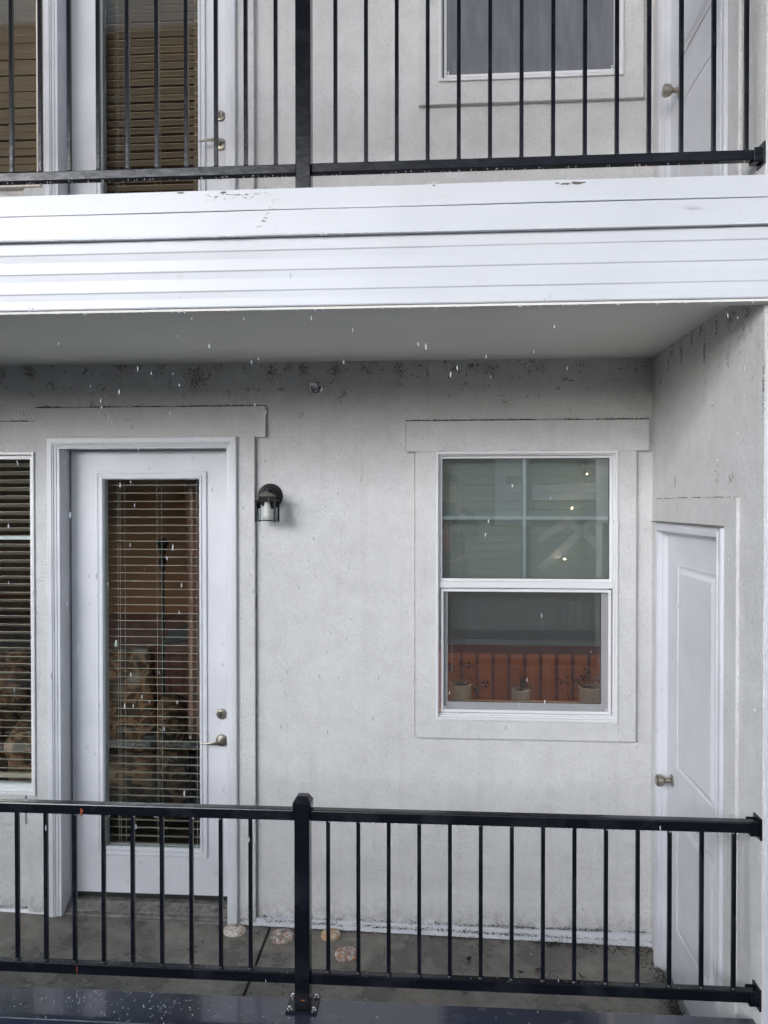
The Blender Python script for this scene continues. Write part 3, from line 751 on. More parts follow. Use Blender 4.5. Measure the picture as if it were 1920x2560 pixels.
def lever_set(parent, xr, zl, zd, yd):
    """deadbolt at zd, lever at zl, rose centre xr; lever points left"""
    bm = bmesh.new(); lathe(bm, [(.0255, yd), (.0255, yd-.006), (.022, yd-.011), (.0175, yd-.012), (.0175, yd-.016), (.015, yd-.018)], 28, (xr, 0, zd), 'y'); d = obj('deadbolt', bm, 'nickel', parent, smooth=True)
    d.modifiers.new('e', 'EDGE_SPLIT').split_angle = .6
    bm = bmesh.new(); box(bm, xr-.0018, xr+.0018, yd-.0192, yd-.0175, zd-.009, zd+.004); lathe(bm, [(.0042, yd-.0175), (.0042, yd-.0192)], 12, (xr, 0, zd+.004), 'y'); obj('keyhole', bm, 'rubber', d)
    bm = bmesh.new(); lathe(bm, [(.030, yd), (.030, yd-.004), (.026, yd-.010), (.013, yd-.013), (.011, yd-.045), (.012, yd-.05)], 28, (xr, 0, zl), 'y'); rz_ = obj('lever_rose', bm, 'nickel', parent, smooth=True)
    rz_.modifiers.new('e', 'EDGE_SPLIT').split_angle = .6
    bm = bmesh.new(); n = 9; L = []
    for i in range(n):
        t = i/(n-1); x = xr+.010-.100*t; h = .0105-.0065*t; yy = yd-.046+.006*math.sin(t*PI)*-1; zz = zl-.002*t*t*2
        L.append([bm.verts.new((x, yy+s*.0045, zz+q*h)) for s, q in ((-1, -.7), (-1, .7), (0, 1), (1, .7), (1, -.7), (0, -1))])
    for i in range(n-1):
        for k in range(6): bm.faces.new((L[i][k], L[i][(k+1) % 6], L[i+1][(k+1) % 6], L[i+1][k]))
    bm.faces.new(L[0]); bm.faces.new(L[-1]); obj('lever', bm, 'nickel', rz_, bevel=.0012)

def patio_door(label, dz, zl, zd, lbl_blind, tilt, slat_m, sw, lower_, leafx=-1.80, first=2.067):
    t = thing('glazed_door', label, 'door', (-1.4, .07, .03+dz), 'white glazed balcony doors')
    X0, X1, _, Z1 = DOOR; Z1 += dz
    casing(-1.863, -.94, (-.03 if lower_ else 2.89), 2.2905+dz, .0475, -.022, -.043, 'white', t)
    for a, b in ((X0-.006, X0+.006), (X1-.004, X1+.012)):
        obj('jamb', BX(a, b, -.030, .155, -.03+dz, Z1), 'white', t)
    obj('jamb', BX(X0+.006, X1-.004, -.030, .155, Z1-.012, Z1), 'white', t)
    lx0, lx1 = leafx+.004, -.987-.003
    gx0, gx1, gz0, gz1 = -1.632, -1.152, .282+dz, 2.095+dz
    bm = slab([(lx0, lx1, .058+dz, 2.236+dz)], [(gx0, gx1, gz0, gz1)], .072, .112)
    leaf = obj('door_leaf', bm, 'white', t, bevel=.0015)
    # lite frame, mitred and stepped
    prof = [(0, -.001), (0, .006), (.003, .009), (.010, .009), (.013, .006), (.022, .006), (.026, .011), (.034, .011), (.038, .004), (.040, -.004)]
    obj('lite_frame', moulding_ring(gx0-.037, gx1+.037, gz0-.036, gz1+.037, prof, 'y', .072), 'white', leaf)
    obj('lite_frame', ring_frame(gx0-.03, gx1+.03, gz0-.03, gz1+.03, .032, .112, .120), 'white', leaf)
    obj('pane', BX(gx0-.002, gx1+.002, .086, .090, gz0-.002, gz1+.002), 'glass_door', leaf)
    lever_set(leaf, -1.044, zl, zd, .071)
    if lower_:
        bm = bmesh.new(); prism(bm, [(-.032, -.035), (-.032, -.018), (-.012, -.016), (-.010, -.010), (.010, -.006), (.012, .002), (.05, .028), (.14, .032), (.14, -.035)], 'x', X0+.007, X1-.005)
        bmesh.ops.bisect_plane(bm, geom=bm.verts[:]+bm.edges[:]+bm.faces[:], plane_co=(0, 0, 0), plane_no=(0, 1, 0))
        obj('threshold', bm, 'threshold', t, bevel=.001)
        obj('door_sweep', BX(lx0, lx1, .074, .110, .036, .058), 'rubber', t)
    else:
        obj('threshold', BX(X0, X1, -.03, .14, 2.86, 2.9), 'threshold', t)
    # blind hanging inside
    b = thing('venetian_blind', lbl_blind, 'blind', (-1.4, .14, 2.1+dz), 'venetian blinds')
    slats(b, -1.636, -1.145, first+dz, .25+dz, .0398, .142, sw, tilt, slat_m)
    cords(b, [(-1.590, .0), (-1.573, -.014), (-1.560, .014), (-1.385, -.014), (-1.371, .014), (-1.185, -.014), (-1.170, .014)], .25+dz, 2.10+dz, .142)
    obj('bottom_rail', BX(-1.636, -1.145, .13, .155, .232+dz, .245+dz), slat_m, b, bevel=.002)
    obj('head_rail', BX(-1.65, -1.13, .122, .165, 2.10+dz, 2.13+dz), slat_m, b)
    if lower_:
        bm = bmesh.new(); lathe(bm, [(.002, 1.262), (.0075, 1.266), (.0085, 1.275), (.005, 1.292), (.002, 1.296)], 12, (-1.591, .118, 0)); obj('cord_tassel', bm, 'opal', b, smooth=True)
patio_door('white half-open-blind glazed door on the lower balcony, right of the tall window', 0, .822, .951, 'open slatted blind behind the glass of the lower door', math.radians(-8), 'slat', .019, True)
patio_door('white glazed door of the upper balcony behind the railing', 2.90, 3.709, 3.845, 'beige tilted blind behind the glass of the upper door', math.radians(-16), 'slat_up', .036, False, first=2.075)

# ---------------------------------------------------------------- left tall windows
def tall_window(label, R, m, blabel, slat_m, tilt, sw, muntin, tail):
    x0, x1, z0, z1 = R
    t = thing('tall_window', label, 'window', (x1-.4, 0, z0), 'tall windows beside the doors')
    obj('frame', ring_frame(x0, x1, z0, z1, .012, -.034, .10), m, t, bevel=.0015)
    obj('sash', ring_frame(x0+.012, x1-.012, z0+.012, z1-.012, .020, -.008, .05), m, t, bevel=.001)
    obj('pane', BX(x0+.03, x1-.03, .022, .026, z0+.03, z1-.03), 'glass_door', t)
    obj('sill', BX(x0+.012, x1-.012, -.018, -.008, z0+.012, z0+.024), m, t, bevel=.002)
    if muntin: obj('muntin', BX(x0+.03, x1-.03, .028, .034, muntin-.008, muntin+.008), m, t)
    b = thing('venetian_blind', blabel, 'blind', (x1-.4, .1, z1-.04), 'venetian blinds')
    slats(b, x0+.02, x1-.033, z1-.055, z0+.075, .0398, .10, sw, tilt, slat_m)
    cords(b, [(x1-.055, -.018), (x1-.078, .012), (x1-.30, -.018), (x1-.32, .012)], z0+.05, z1-.04, .10)
    obj('bottom_rail', BX(x0+.02, x1-.033, .088, .112, z0+.040, z0+.062), slat_m, b, bevel=.002)
tall_window('tall white framed window cut by the left edge, beside the lower door', LW, 'vinyl', 'half tilted blind inside the lower tall window at the left edge', 'slat_olive', math.radians(-23), .040, 1.808, 0)
tall_window('tall cream framed window of the upper balcony at the top left corner', LWU, 'cream', 'nearly closed beige blind in the upper left window', 'slat_up', math.radians(-26), .036, None, 0)

# ---------------------------------------------------------------- kitchen windows
def kitchen_window(label, R, upper):
    x0, x1, z0, z1 = R; dz = z0-.9728
    t = thing('kitchen_window', label, 'window', (x0+.4, 0, z0), 'double sash kitchen windows')
    obj('flange', ring_frame(x0, x1, z0, z1, .0125, -.036, .0), 'vinyl', t, bevel=.0015)
    obj('frame', ring_frame(x0+.0125, x1-.0125, z0+.0125, z1-.0125, .006, -.022, .10), 'vinyl', t, bevel=.001)
    zm = 1.613+dz
    # upper sash (fixed)
    obj('upper_sash', ring_frame(x0+.0185, x1-.0185, zm, z1-.0185, .013, -.004, .04), 'vinyl', t, bevel=.0015)
    obj('pane', BX(x0+.03, x1-.03, .014, .018, zm+.01, z1-.03), 'glass', t)
    obj('gasket', ring_frame(x0+.0312, x1-.0312, zm+.0128, z1-.0312, .0022, .008, .013), 'rubber', t)
    obj('muntin', BX(.3985+x0+.0065, .4135+x0+.0065, .0205, .025, zm+.012, z1-.03), 'grid', t)
    for a, b in ((x0+.03, .398+x0+.0065), (.414+x0+.0065, x1-.03)):
        obj('muntin', BX(a, b, .0205, .025, 1.900+dz, 1.916+dz), 'grid', t)
    obj('meeting_rail', BX(x0+.0185, x1-.0185, -.014, .05, 1.583+dz, zm-.0005), 'vinyl', t, bevel=.002)
    # lower sash
    obj('lower_sash', slab([(x0+.03, x1-.03, 1.004+dz, 1.583+dz)], [(.051+x0+.0065, .759+x0+.0065, 1.044+dz, 1.562+dz)], .018, .05), 'vinyl', t, bevel=.0015)
    obj('pane', BX(x0+.05, x1-.055, .030, .034, 1.04+dz, 1.565+dz), 'glass', t)
    obj('gasket', ring_frame(.051+x0+.0065, .759+x0+.0065, 1.044+dz, 1.562+dz, .002, .022, .029), 'rubber', t)
    obj('sill_track', BX(x0+.0185, x1-.0185, -.008, .06, z0+.0185, z0+.026), 'vinyl', t)
    # insect screen over the lower half
    s = obj('screen_frame', ring_frame(x0+.024, x1-.024, 1.002+dz, 1.578+dz, .013, -.007, -.002), 'vinyl', t, bevel=.0008)
    obj('screen_mesh', BX(x0+.036, x1-.036, -.0048, -.0042, 1.014+dz, 1.566+dz), 'screen_dusty' if upper else 'screen', s)
    for cx in (x0+.0405, x1-.0405):
        obj('screen_corner', ring_frame(cx-.0078, cx+.0078, 1.013+dz, 1.0286+dz, .0032, -.010, -.007), 'fascia', s)
    for cx in (x0+.04, x1-.04):
        obj('weep_cover', BX(cx-.009, cx+.009, -.0378, -.0358, z0+.003, z0+.0065), 'cream', t)
    crumbs('sill_dirt', t, [((x0+.02, -.004, z0+.0195), (x1-.02, -.004, z0+.0195)), ((x0+.09, -.006, z0+.024), (x0+.2, -.006, z0+.024))], 420, .0028, (0, .005, .002), seed=41 if upper else 42)
    return t
kitchen_window('white double sash kitchen window on the lower balcony with three pots on its sill', KW, False)
kitchen_window('white framed upper kitchen window with a dusty mauve insect screen', KWU, True)
b = thing('venetian_blind', 'grey-green closed blind half lowered in the kitchen window above the pots', 'blind', (.4, .1, 2.15), 'venetian blinds')
slats(b, .006, .812, 2.170, 1.345, .0398, .105, .047, math.radians(74), 'slat_grey')
for i in range(7): o = obj('slat', BX(.012, .800, .088, .125, 1.332+.006*i, 1.3345+.006*i), 'slat_grey', b)
obj('bottom_rail', BX(.012, .800, .088, .125, 1.300, 1.328), 'slat_grey', b, bevel=.003)
cords(b, [(.11, -.022), (.40, -.022), (.69, -.022)], 1.30, 2.18, .105)
obj('wand', (lambda bm: (tube(bm, [(.07, .085, 2.1), (.072, .085, 1.18)], .0014, 6), bm)[1])(bmesh.new()), 'opal', b)
obj('wand_tip', (lambda bm: (lathe(bm, [(.002, 1.17), (.005, 1.175), (.0025, 1.21)], 10, (.072, .085, 0)), bm)[1])(bmesh.new()), 'opal', b)
b = thing('venetian_blind', 'closed pale blind behind the dusty screen of the upper kitchen window', 'blind', (.4, .1, 5.0), 'venetian blinds')
slats(b, .02, .82, 5.08, 3.96, .0398, .105, .044, math.radians(-62), 'slat_grey')

# ---------------------------------------------------------------- side doors in the right wall
def side_door(label, dz, knob, kz):
    t = thing('panel_door', label, 'door', (XW, -.5, dz), 'white panelled side doors')
    y0, y1, z1 = -.922, -.14, 1.892+dz
    if dz: y0, y1 = -.937, -.155
    zb = -.06+dz
    # frame: two stiles and a head, stepped
    def stile(a, b, za, zc, x_):
        return BX(x_, XW+.10, a, b, za, zc)
    obj('frame', slab([(y0, y1, zb, z1)], [(y0+.026, y1-.04, zb-.01, z1-.034)], XW-.024, XW+.10, 'x'), 'white', t, bevel=.002)
    obj('frame', slab([(y0+.018, y1-.012, zb, z1-.012)], [(y0+.0265, y1-.0430, zb-.01, z1-.0345)], XW-.030, XW-.0245, 'x'), 'white', t, bevel=.002)
    obj('jamb', slab([(y0+.0262, y1-.0402, zb, z1-.0342)], [(y0+.036, y1-.052, zb-.01, z1-.045)], XW-.006, XW+.09, 'x'), 'white', t, bevel=.001)
    leaf = obj('door_leaf', BX(XW+.016, XW+.055, y0+.036, y1-.052, zb+.012, z1-.048), 'white', t, bevel=.001)
    prof = [(0, -.0005), (.0, .0035), (.006, .0045), (.010, .001), (.018, -.0), (.022, .001), (.036, .008), (.040, .0085), (.043, .0085)]
    def panel(ya, yb, za, zc):
        bm = moulding_ring(ya, yb, za, zc, prof, 'x', XW+.016)
        v = [bm.verts.new((XW+.016-.0085, y, z)) for y, z in ((ya+.043, za+.043), (yb-.043, za+.043), (yb-.043, zc-.043), (ya+.043, zc-.043))]; bm.faces.new(v)
        bmesh.ops.remove_doubles(bm, verts=bm.verts[:], dist=1e-5); obj('panel', bm, 'white', leaf)
    panel(-.78, -.335, .866+dz, 1.723+dz); panel(-.78, -.335, .19+dz, .69+dz)
    kb = bmesh.new(); ky, kzz = knob, kz
    lathe(kb, [(.026, XW+.016), (.026, XW+.010), (.012, XW+.006), (.010, XW-.012), (.020, XW-.020), (.0265, XW-.034), (.0255, XW-.046), (.019, XW-.052), (.0, XW-.052)], 28, (0, ky, kzz), 'x')
    k = obj('knob', kb, 'nickel', leaf, smooth=True); k.modifiers.new('e', 'EDGE_SPLIT').split_angle = .7
    bm = bmesh.new(); prism(bm, [(XW-.036, z1+.001), (XW-.036, z1+.004), (XW, z1+.008), (XW, z1+.001)], 'y', y0-.004, y1+.03); obj('head_flashing', bm, 'threshold', t)
    if not dz: pass
    return t
side_door('white two panel side door on the lower balcony right wall', 0, -.262, .795)
side_door('white panelled side door of the upper balcony behind the railing', 2.93, -.33, 3.68)

# ---------------------------------------------------------------- wall lantern
L = thing('wall_lantern', 'small black glass sided wall lantern beside the lower door', 'lantern', (-.787, 0, 2.01))
bm = bmesh.new(); lathe(bm, [(.060, 0), (.060, -.005), (.055, -.012), (.046, -.014), (.040, -.020), (.025, -.024), (.0, -.026)], 36, (-.787, 0, 2.010), 'y'); o = obj('back_plate', bm, 'bronze', L, smooth=True); o.modifiers.new('e', 'EDGE_SPLIT').split_angle = .5
bm = bmesh.new(); tube(bm, [(-.785, -.02, 2.035), (-.783, -.05, 2.037), (-.781, -.085, 2.034), (-.780, -.105, 2.026)], [.010, .008, .007, .007], 10); obj('arm', bm, 'bronze', L, smooth=True)
LXc, LYc = -.7795, -.105
def sq(bm, hw, z0, z1, hw2=None):
    hw2 = hw if hw2 is None else hw2
    a = [bm.verts.new((LXc+s*hw, LYc+q*hw, z0)) for s, q in ((-1, -1), (1, -1), (1, 1), (-1, 1))]; b_ = [bm.verts.new((LXc+s*hw2, LYc+q*hw2, z1)) for s, q in ((-1, -1), (1, -1), (1, 1), (-1, 1))]
    for k in range(4): bm.faces.new((a[k], a[(k+1) % 4], b_[(k+1) % 4], b_[k]))
    bm.faces.new(a[::-1]); bm.faces.new(b_)
bm = bmesh.new(); sq(bm, .0365, 1.9926, 2.0085); obj('roof_band', bm, 'bronze', L, bevel=.006)
bm = bmesh.new(); sq(bm, .0385, 2.0086, 2.0105); sq(bm, .036, 2.0106, 2.0225, .0225); sq(bm, .0225, 2.0226, 2.026, .008); lathe(bm, [(.006, 2.026), (.007, 2.032), (.0, 2.033)], 16, (LXc, LYc, 0)); o = obj('roof', bm, 'bronze_roof', L, smooth=True); o.modifiers.new('e', 'EDGE_SPLIT').split_angle = .6
bm = bmesh.new(); tube(bm, [(LXc+.0135*math.cos(a), LYc, 2.047+.0135*math.sin(a)) for a in [2*PI*k/20 for k in range(21)]], .0023, 6); obj('hanging_ring', bm, 'bronze', L, smooth=True)
bm = bmesh.new(); cells(bm, [LXc-.0495, LXc-.036, LXc+.036, LXc+.0495], [LYc-.0495, LYc-.036, LYc+.036, LYc+.0495], lambda a, b: not (abs(a-LXc) < .036 and abs(b-LYc) < .036), 0, 1)
for v in bm.verts: v.co = Vector((v.co.x, v.co.z, 1.9865 if v.co.y < .5 else 1.9925))
obj('top_collar', bm, 'bronze', L, bevel=.001)
for s, q in ((-1, -1), (1, -1), (1, 1), (-1, 1)):
    obj('corner_bar', BX(LXc+s*.0435-.0042, LXc+s*.0435+.0042, LYc+q*.0435-.0042, LYc+q*.0435+.0042, 1.890, 1.9865), 'bronze', L, bevel=.0006)
for a in (-1, 1):
    obj('bottom_bar', BX(LXc-.037, LXc+.037, LYc+a*.0430-.0018, LYc+a*.0430+.0018, 1.8955, 1.899), 'bronze', L)
    obj('bottom_bar', BX(LXc+a*.0430-.0018, LXc+a*.0430+.0018, LYc-.037, LYc+.037, 1.8955, 1.899), 'bronze', L)
    obj('pane', BX(LXc-.0365, LXc+.0365, LYc+a*.039-.0008, LYc+a*.039+.0008, 1.8995, 1.986), 'glass_clear', L)
    obj('pane', BX(LXc+a*.039-.0008, LXc+a*.039+.0008, LYc-.0365, LYc+.0365, 1.8995, 1.986), 'glass_clear', L)
bm = bmesh.new(); lathe(bm, [(.011, 1.984), (.013, 1.975), (.0165, 1.958), (.0195, 1.943), (.0205, 1.940), (.0205, 1.936), (.024, 1.925), (.0235, 1.913), (.018, 1.903), (.0, 1.899)], 24, (LXc, LYc, 0)); obj('bulb', bm, 'bulb', L, smooth=True)

# ---------------------------------------------------------------- fire sprinkler
sp = thing('fire_sprinkler', 'chrome sidewall fire sprinkler under the ceiling left of centre', 'sprinkler', (-.567, 0, 2.524))
bm = bmesh.new(); lathe(bm, [(.0375, 0), (.037, -.006), (.031, -.013), (.026, -.015), (.024, -.010), (.018, -.008), (0, -.008)], 36, (-.567, 0, 2.524), 'y'); o = obj('escutcheon', bm, 'chrome', sp, smooth=True); o.modifiers.new('e', 'EDGE_SPLIT').split_angle = .7
bm = bmesh.new(); lathe(bm, [(.012, -.008), (.012, -.022), (.009, -.024), (.009, -.034)], 16, (-.570, 0, 2.526), 'y')
for s in (-1, 1): tube(bm, [(-.570+s*.010, -.032, 2.526), (-.572+s*.012, -.045, 2.527), (-.573+s*.004, -.058, 2.528)], .0022, 6)
tube(bm, [(-.571, -.034, 2.526), (-.572, -.055, 2.527)], .0028, 8)
obj('head_body', bm, 'chrome', sp, smooth=True)
bm = bmesh.new(); box(bm, -.590, -.556, -.0612, -.0590, 2.519, 2.536); box(bm, -.590, -.556, -.075, -.0612, 2.5345, 2.536); obj('deflector', bm, 'chrome', sp)

# ---------------------------------------------------------------- potted plants on the kitchen sill
struct(obj('interior_sill', BX(-.05, .87, .055, .34, .955, .975), 'int_wood2'))
def potted(label, x, rad, zt, kind, seed):
    rnd = random.Random(seed); t = thing('potted_plant', label, 'potted plant', (x, .2, .975), 'potted plants on the kitchen sill')
    bm = bmesh.new(); lathe(bm, [(rad*.93, .976), (rad, .985), (rad, zt), (rad-.004, zt+.001), (rad-.005, zt-.012), (0, zt-.012)], 32, (x, .2, 0)); o = obj('pot', bm, 'pot', t, smooth=True); o.modifiers.new('e', 'EDGE_SPLIT').split_angle = .8
    bm = bmesh.new(); lathe(bm, [(rad-.006, zt-.011), (rad*.5, zt-.006), (0, zt-.005)], 20, (x, .2, 0)); obj('soil', bm, 'soil', t)
    if kind == 'tri':
        bm = bmesh.new()
        for a in (0, 2.09, 4.19):
            d = Vector((math.cos(a), math.sin(a), 0)); q = Vector((-d.y, d.x, 0))
            v = [bm.verts.new(p) for p in (Vector((0, 0, 0)), d*.022+q*.014+Vector((0, 0, -.006)), d*.018+Vector((0, 0, -.001)), d*.022-q*.014+Vector((0, 0, -.006)))]
            bm.faces.new((v[0], v[1], v[2])); bm.faces.new((v[0], v[2], v[3]))
        lf0 = obj('leaf', bm, 'darkleaf', t)
        first = True
        for (dx, dzz) in SPOTS[seed]:
            tip = Vector((x+dx, .2+rnd.uniform(-.05, .05), zt+dzz))
            bm = bmesh.new(); s0 = Vector((x+dx*.12, .2, zt-.008)); mid = (s0+tip)/2+Vector((0, 0, .02)); tube(bm, [s0, mid, tip], .0007, 4); obj('stem', bm, 'darkleaf', t)
            if first: lf0.location = tip; first = False; o = lf0
            else: o = inst(lf0, 'leaf', t, tip)
            o.rotation_euler = (rnd.uniform(.5, 1.3), rnd.uniform(-.4, .4), rnd.uniform(0, 2)); o.scale = [rnd.uniform(.8, 1.15)]*3
    else:
        bm = bmesh.new()
        v = [bm.verts.new(p) for p in ((0, 0, 0), (.010, .003, .008), (.018, 0, .006), (.010, -.003, .008))]; bm.faces.new(v)
        lf0 = obj('leaf', bm, 'greenleaf', t); first = True
        for k in range(70):
            a = rnd.uniform(0, 2*PI); rr = rnd.uniform(.0, .05); hgt = rnd.uniform(-.004, .045-rr*.4); p = Vector((x+rr*math.cos(a)+.012, .2+rr*math.sin(a), zt+hgt))
            if first: lf0.location = p; o = lf0; first = False
            else: o = inst(lf0, 'leaf', t, p)
            o.rotation_euler = (rnd.uniform(0, 6), rnd.uniform(0, 6), rnd.uniform(0, 6))
        bm = bmesh.new()
        for k in range(5): tube(bm, [(x, .2, zt-.01), (x-.004+k*.002, .2, zt+.03), (x-.008+k*.005, .198, zt+.075+.006*(k % 3))], .0008, 4)
        obj('stem', bm, 'greenleaf', t)
    return t
SPOTS = {1: [(-.048, .09), (.005, .10), (.045, .085), (.015, .035), (.05, .04), (.062, -.015), (.08, -.02), (.10, -.005), (.125, -.01), (.072, -.055), (.085, -.045), (.0, .01)],
         3: [(-.145, .035), (-.12, .03), (-.10, .04), (-.075, .042), (-.13, -.02), (-.11, -.03), (-.04, .04), (-.02, .035), (.0, .065), (.03, .03), (.045, .035), (-.055, .025)]}
potted('pale pot with trailing dark leaves at the left end of the kitchen sill', .118, .053, 1.087, 'tri', 1)
potted('smallest pale pot with feathery grey-green plant in the middle of the kitchen sill', .411, .046, 1.065, 'fern', 2)
potted('pale pot with dark triangular leaves at the right end of the kitchen sill', .743, .053, 1.082, 'tri', 3)

# ---------------------------------------------------------------- rooms behind the windows
def room(x0, x1, y1, z0, z1, wall):
    struct(obj('interior_wall', BX(x0, x1, y1, y1+.05, z0, z1), wall))
    struct(obj('interior_wall', BX(x0-.05, x0, .161, y1, z0, z1), wall)); struct(obj('interior_wall', BX(x1, x1+.05, .161, y1, z0, z1), wall))
    struct(obj('interior_floor', BX(x0, x1, .161, y1, z0-.05, z0), 'int_floor')); struct(obj('interior_ceiling', BX(x0, x1, .161, y1, z1, z1+.05), 'int_ceil'))
room(-4.2, -.45, 3.4, .0, 2.55, 'int_wood')
room(-.38, 1.9, 2.4, .0, 2.55, 'int_wood')
room(-4.2, -.45, 3.4, 2.92, 5.5, 'int_wood2')
room(-.38, 1.9, 2.4, 2.92, 5.5, 'int_ceil')
struct(obj('interior_wainscot', BX(-4.19, -.46, 3.36, 3.395, .0, .95), 'int_brick'))
# bench back in the kitchen
bb = thing('wooden_bench', 'red-brown slat backed bench seen through the kitchen window behind the pots', 'bench', (.6, 1.5, 0))
obj('top_rail', BX(-.2, 1.6, 1.50, 1.53, .985, 1.085), 'int_wood2', bb, bevel=.004)
obj('bottom_rail', BX(-.2, 1.6, 1.50, 1.53, .45, .52), 'int_wood2', bb, bevel=.004)
obj('seat', BX(-.2, 1.6, 1.1, 1.5, .42, .45), 'int_wood2', bb)
s0 = obj('slat', BX(-.011, .011, 1.505, 1.525, .52, .985), 'int_wood2', bb); s0.location.x = -.15
for i in range(1, 17): inst(s0, 'slat', bb, (-.15+.104*i, 0, 0))
for x in (-.18, 1.55): obj('leg', BX(x, x+.04, 1.49, 1.53, .0, .45), 'int_wood2', bb)
for x in (-.18, 1.55): obj('leg', BX(x, x+.04, 1.12, 1.16, .0, .42), 'int_wood2', bb)
pl = thing('pendant_lamp', 'lit warm pendant lamp inside the kitchen, glowing in the wet cap', 'lamp', (.70, 1.7, 2.4))
bm = bmesh.new(); bmesh.ops.create_uvsphere(bm, u_segments=16, v_segments=10, radius=.05, matrix=Matrix.Translation((.70, 1.7, 2.22))); obj('bulb', bm, 'lit', pl, smooth=True)
bm = bmesh.new(); lathe(bm, [(.12, 2.25), (.06, 2.31), (.02, 2.34)], 20, (.70, 1.7, 0)); obj('shade', bm, 'bronze', pl); bm = bmesh.new(); tube(bm, [(.70, 1.7, 2.33), (.70, 1.7, 2.55)], .004, 6); obj('cable', bm, 'bronze', pl)
# armchair seen through the door blind
def armchair(label, cx, cy, rot):
    t = thing('armchair', label, 'armchair', (cx, cy, 0), 'floral armchairs in the lower living room'); t.rotation_euler.z = rot
    def P(n, bm, bev=.04):
        o = obj(n, bm, 'floral', None, bevel=bev, seg=4); o.parent = t
        for p in o.data.polygons: p.use_smooth = True
    P('seat', BX(-.30, .30, -.32, .28, .22, .44)); 
    bm = BX(-.33, .33, .22, .38, .30, 1.02)
    for v in bm.verts:
        if v.co.z > .9: v.co.y += .10; v.co.x *= .85
    P('backrest', bm, .07)
    for s in (-1, 1):
        P('armrest', BX(s*.40-.085, s*.40+.085, -.36, .30, .12, .64), .05)
        bm = bmesh.new(); lathe(bm, [(.085, -.40), (.095, -.38), (.095, .25), (.08, .27)], 20, (s*.40, 0, .64), 'y'); P('arm_roll', bm, 0)
    for sx in (-1, 1):
        for sy in (-.28, .26): 
            bm = bmesh.new(); lathe(bm, [(.015, 0), (.028, .12)], 10, (sx*.34, sy, 0)); o = obj('leg', bm, 'int_dark', None); o.parent = t
    return t
armchair('patterned cream and orange armchair seen through the blind of the lower door', -2.02, .95, .35)
armchair('patterned armchair seen at the foot of the left tall window', -3.02, .95, -.2)
fl = thing('floor_lamp', 'dark floor lamp pole behind the blind of the lower door', 'lamp', (-1.93, 1.7, 0))
bm = bmesh.new(); tube(bm, [(-1.93, 1.7, .02), (-1.93, 1.7, .9), (-1.93, 1.7, .95), (-1.93, 1.7, 1.5), (-1.93, 1.7, 1.56), (-1.93, 1.7, 1.62)], [.013, .013, .013, .013, .028, .014], 10); obj('pole', bm, 'int_dark', fl)
bm = bmesh.new(); lathe(bm, [(.14, 0), (.14, .02), (.02, .03)], 20, (-1.93, 1.7, 0)); obj('base', bm, 'int_dark', fl)
bm = bmesh.new(); lathe(bm, [(.016, 1.62), (.03, 1.66), (.045, 1.70), (.02, 1.73)], 16, (-1.93, 1.7, 0)); obj('finial', bm, 'int_dark', fl)
# dark desk chair silhouette
dc = thing('desk_chair', 'dark high backed chair behind the floral armchair inside the lower door', 'chair', (-1.62, 1.5, 0))
bm = bmesh.new(); prism(bm, [(-1.86, 1.02), (-1.80, 1.12), (-1.50, 1.20), (-1.38, 1.34), (-1.34, 1.20), (-1.36, .60), (-1.44, .50), (-1.52, .86), (-1.56, 1.06)], 'y', 1.48, 1.55); obj('backrest', bm, 'int_dark', dc, bevel=.01)
obj('seat', BX(-1.85, -1.35, 1.1, 1.5, .44, .52), 'int_dark', dc, bevel=.02)
bm = bmesh.new(); tube(bm, [(-1.6, 1.3, .03), (-1.6, 1.3, .44)], .025, 8); obj('column', bm, 'int_dark', dc)
bm = bmesh.new()
for k in range(5): a = 2*PI*k/5; tube(bm, [(-1.6, 1.3, .06), (-1.6+.28*math.cos(a), 1.3+.28*math.sin(a), .03)], .018, 6)
obj('foot', bm, 'int_dark', dc)
# curtain
def curtain(label, x0, x1, y, z0, z1, seed):
    bm = bmesh.new(); n = 40; P_ = []
    for i in range(n+1):
        x = x0+(x1-x0)*i/n; P_.append([bm.verts.new((x+.01*math.sin(zz*1.3+seed), y+.022*math.sin(i*.9+.5*math.sin(zz*2))*(1 if i else 1), zz)) for zz in [z0+(z1-z0)*k/14 for k in range(15)]])
    for i in range(n):
        for k in range(14): bm.faces.new((P_[i][k], P_[i+1][k], P_[i+1][k+1], P_[i][k+1]))
    bmesh.ops.solidify(bm, geom=bm.faces[:], thickness=.002)
    return tag(obj('curtain', bm, 'curtain', smooth=True), label, 'curtain', 'curtains beside the doors')
curtain('pinkish curtain hanging inside the right edge of the lower door glass', -1.30, -1.05, .30, .75, 2.4, 0)
curtain('pinkish curtain hanging inside the right edge of the upper door glass', -1.24, -.95, .24, 3.0, 5.2, 2)

# ---------------------------------------------------------------- what stands across the court (seen only mirrored in the glass)
ob = thing('opposite_building', 'grey stucco building across the court reflected in the kitchen window', 'building', (0, -8, 0))
obj('wall', slab([(-14, 14, -3.4, 2.85)], [(-5.2, -2.8, -.1, 2.2), (3.4, 5.0, -.1, 2.2), (-1.4, .1, .1, 1.6)], -8.4, -8.1), 'opp', ob)
obj('recess_wall', BX(-14, 14, -9.6, -9.5, -3.4, 2.8), 'opp_dark', ob)
obj('white_pilaster', BX(.881, 1.386, -8.10, -7.94, 1.657, 5.6), 'fascia', ob, bevel=.01)
obj('white_beam', BX(1.39, 14, -8.10, -7.8, 2.02, 2.26), 'fascia', ob)
obj('stair_soffit', BX(-14, .5, -8.1, -7.2, -.3, .0), 'fascia', ob); obj('landing', BX(-14, 14, -8.1, -6.6, -.6, -.35), 'fascia', ob)
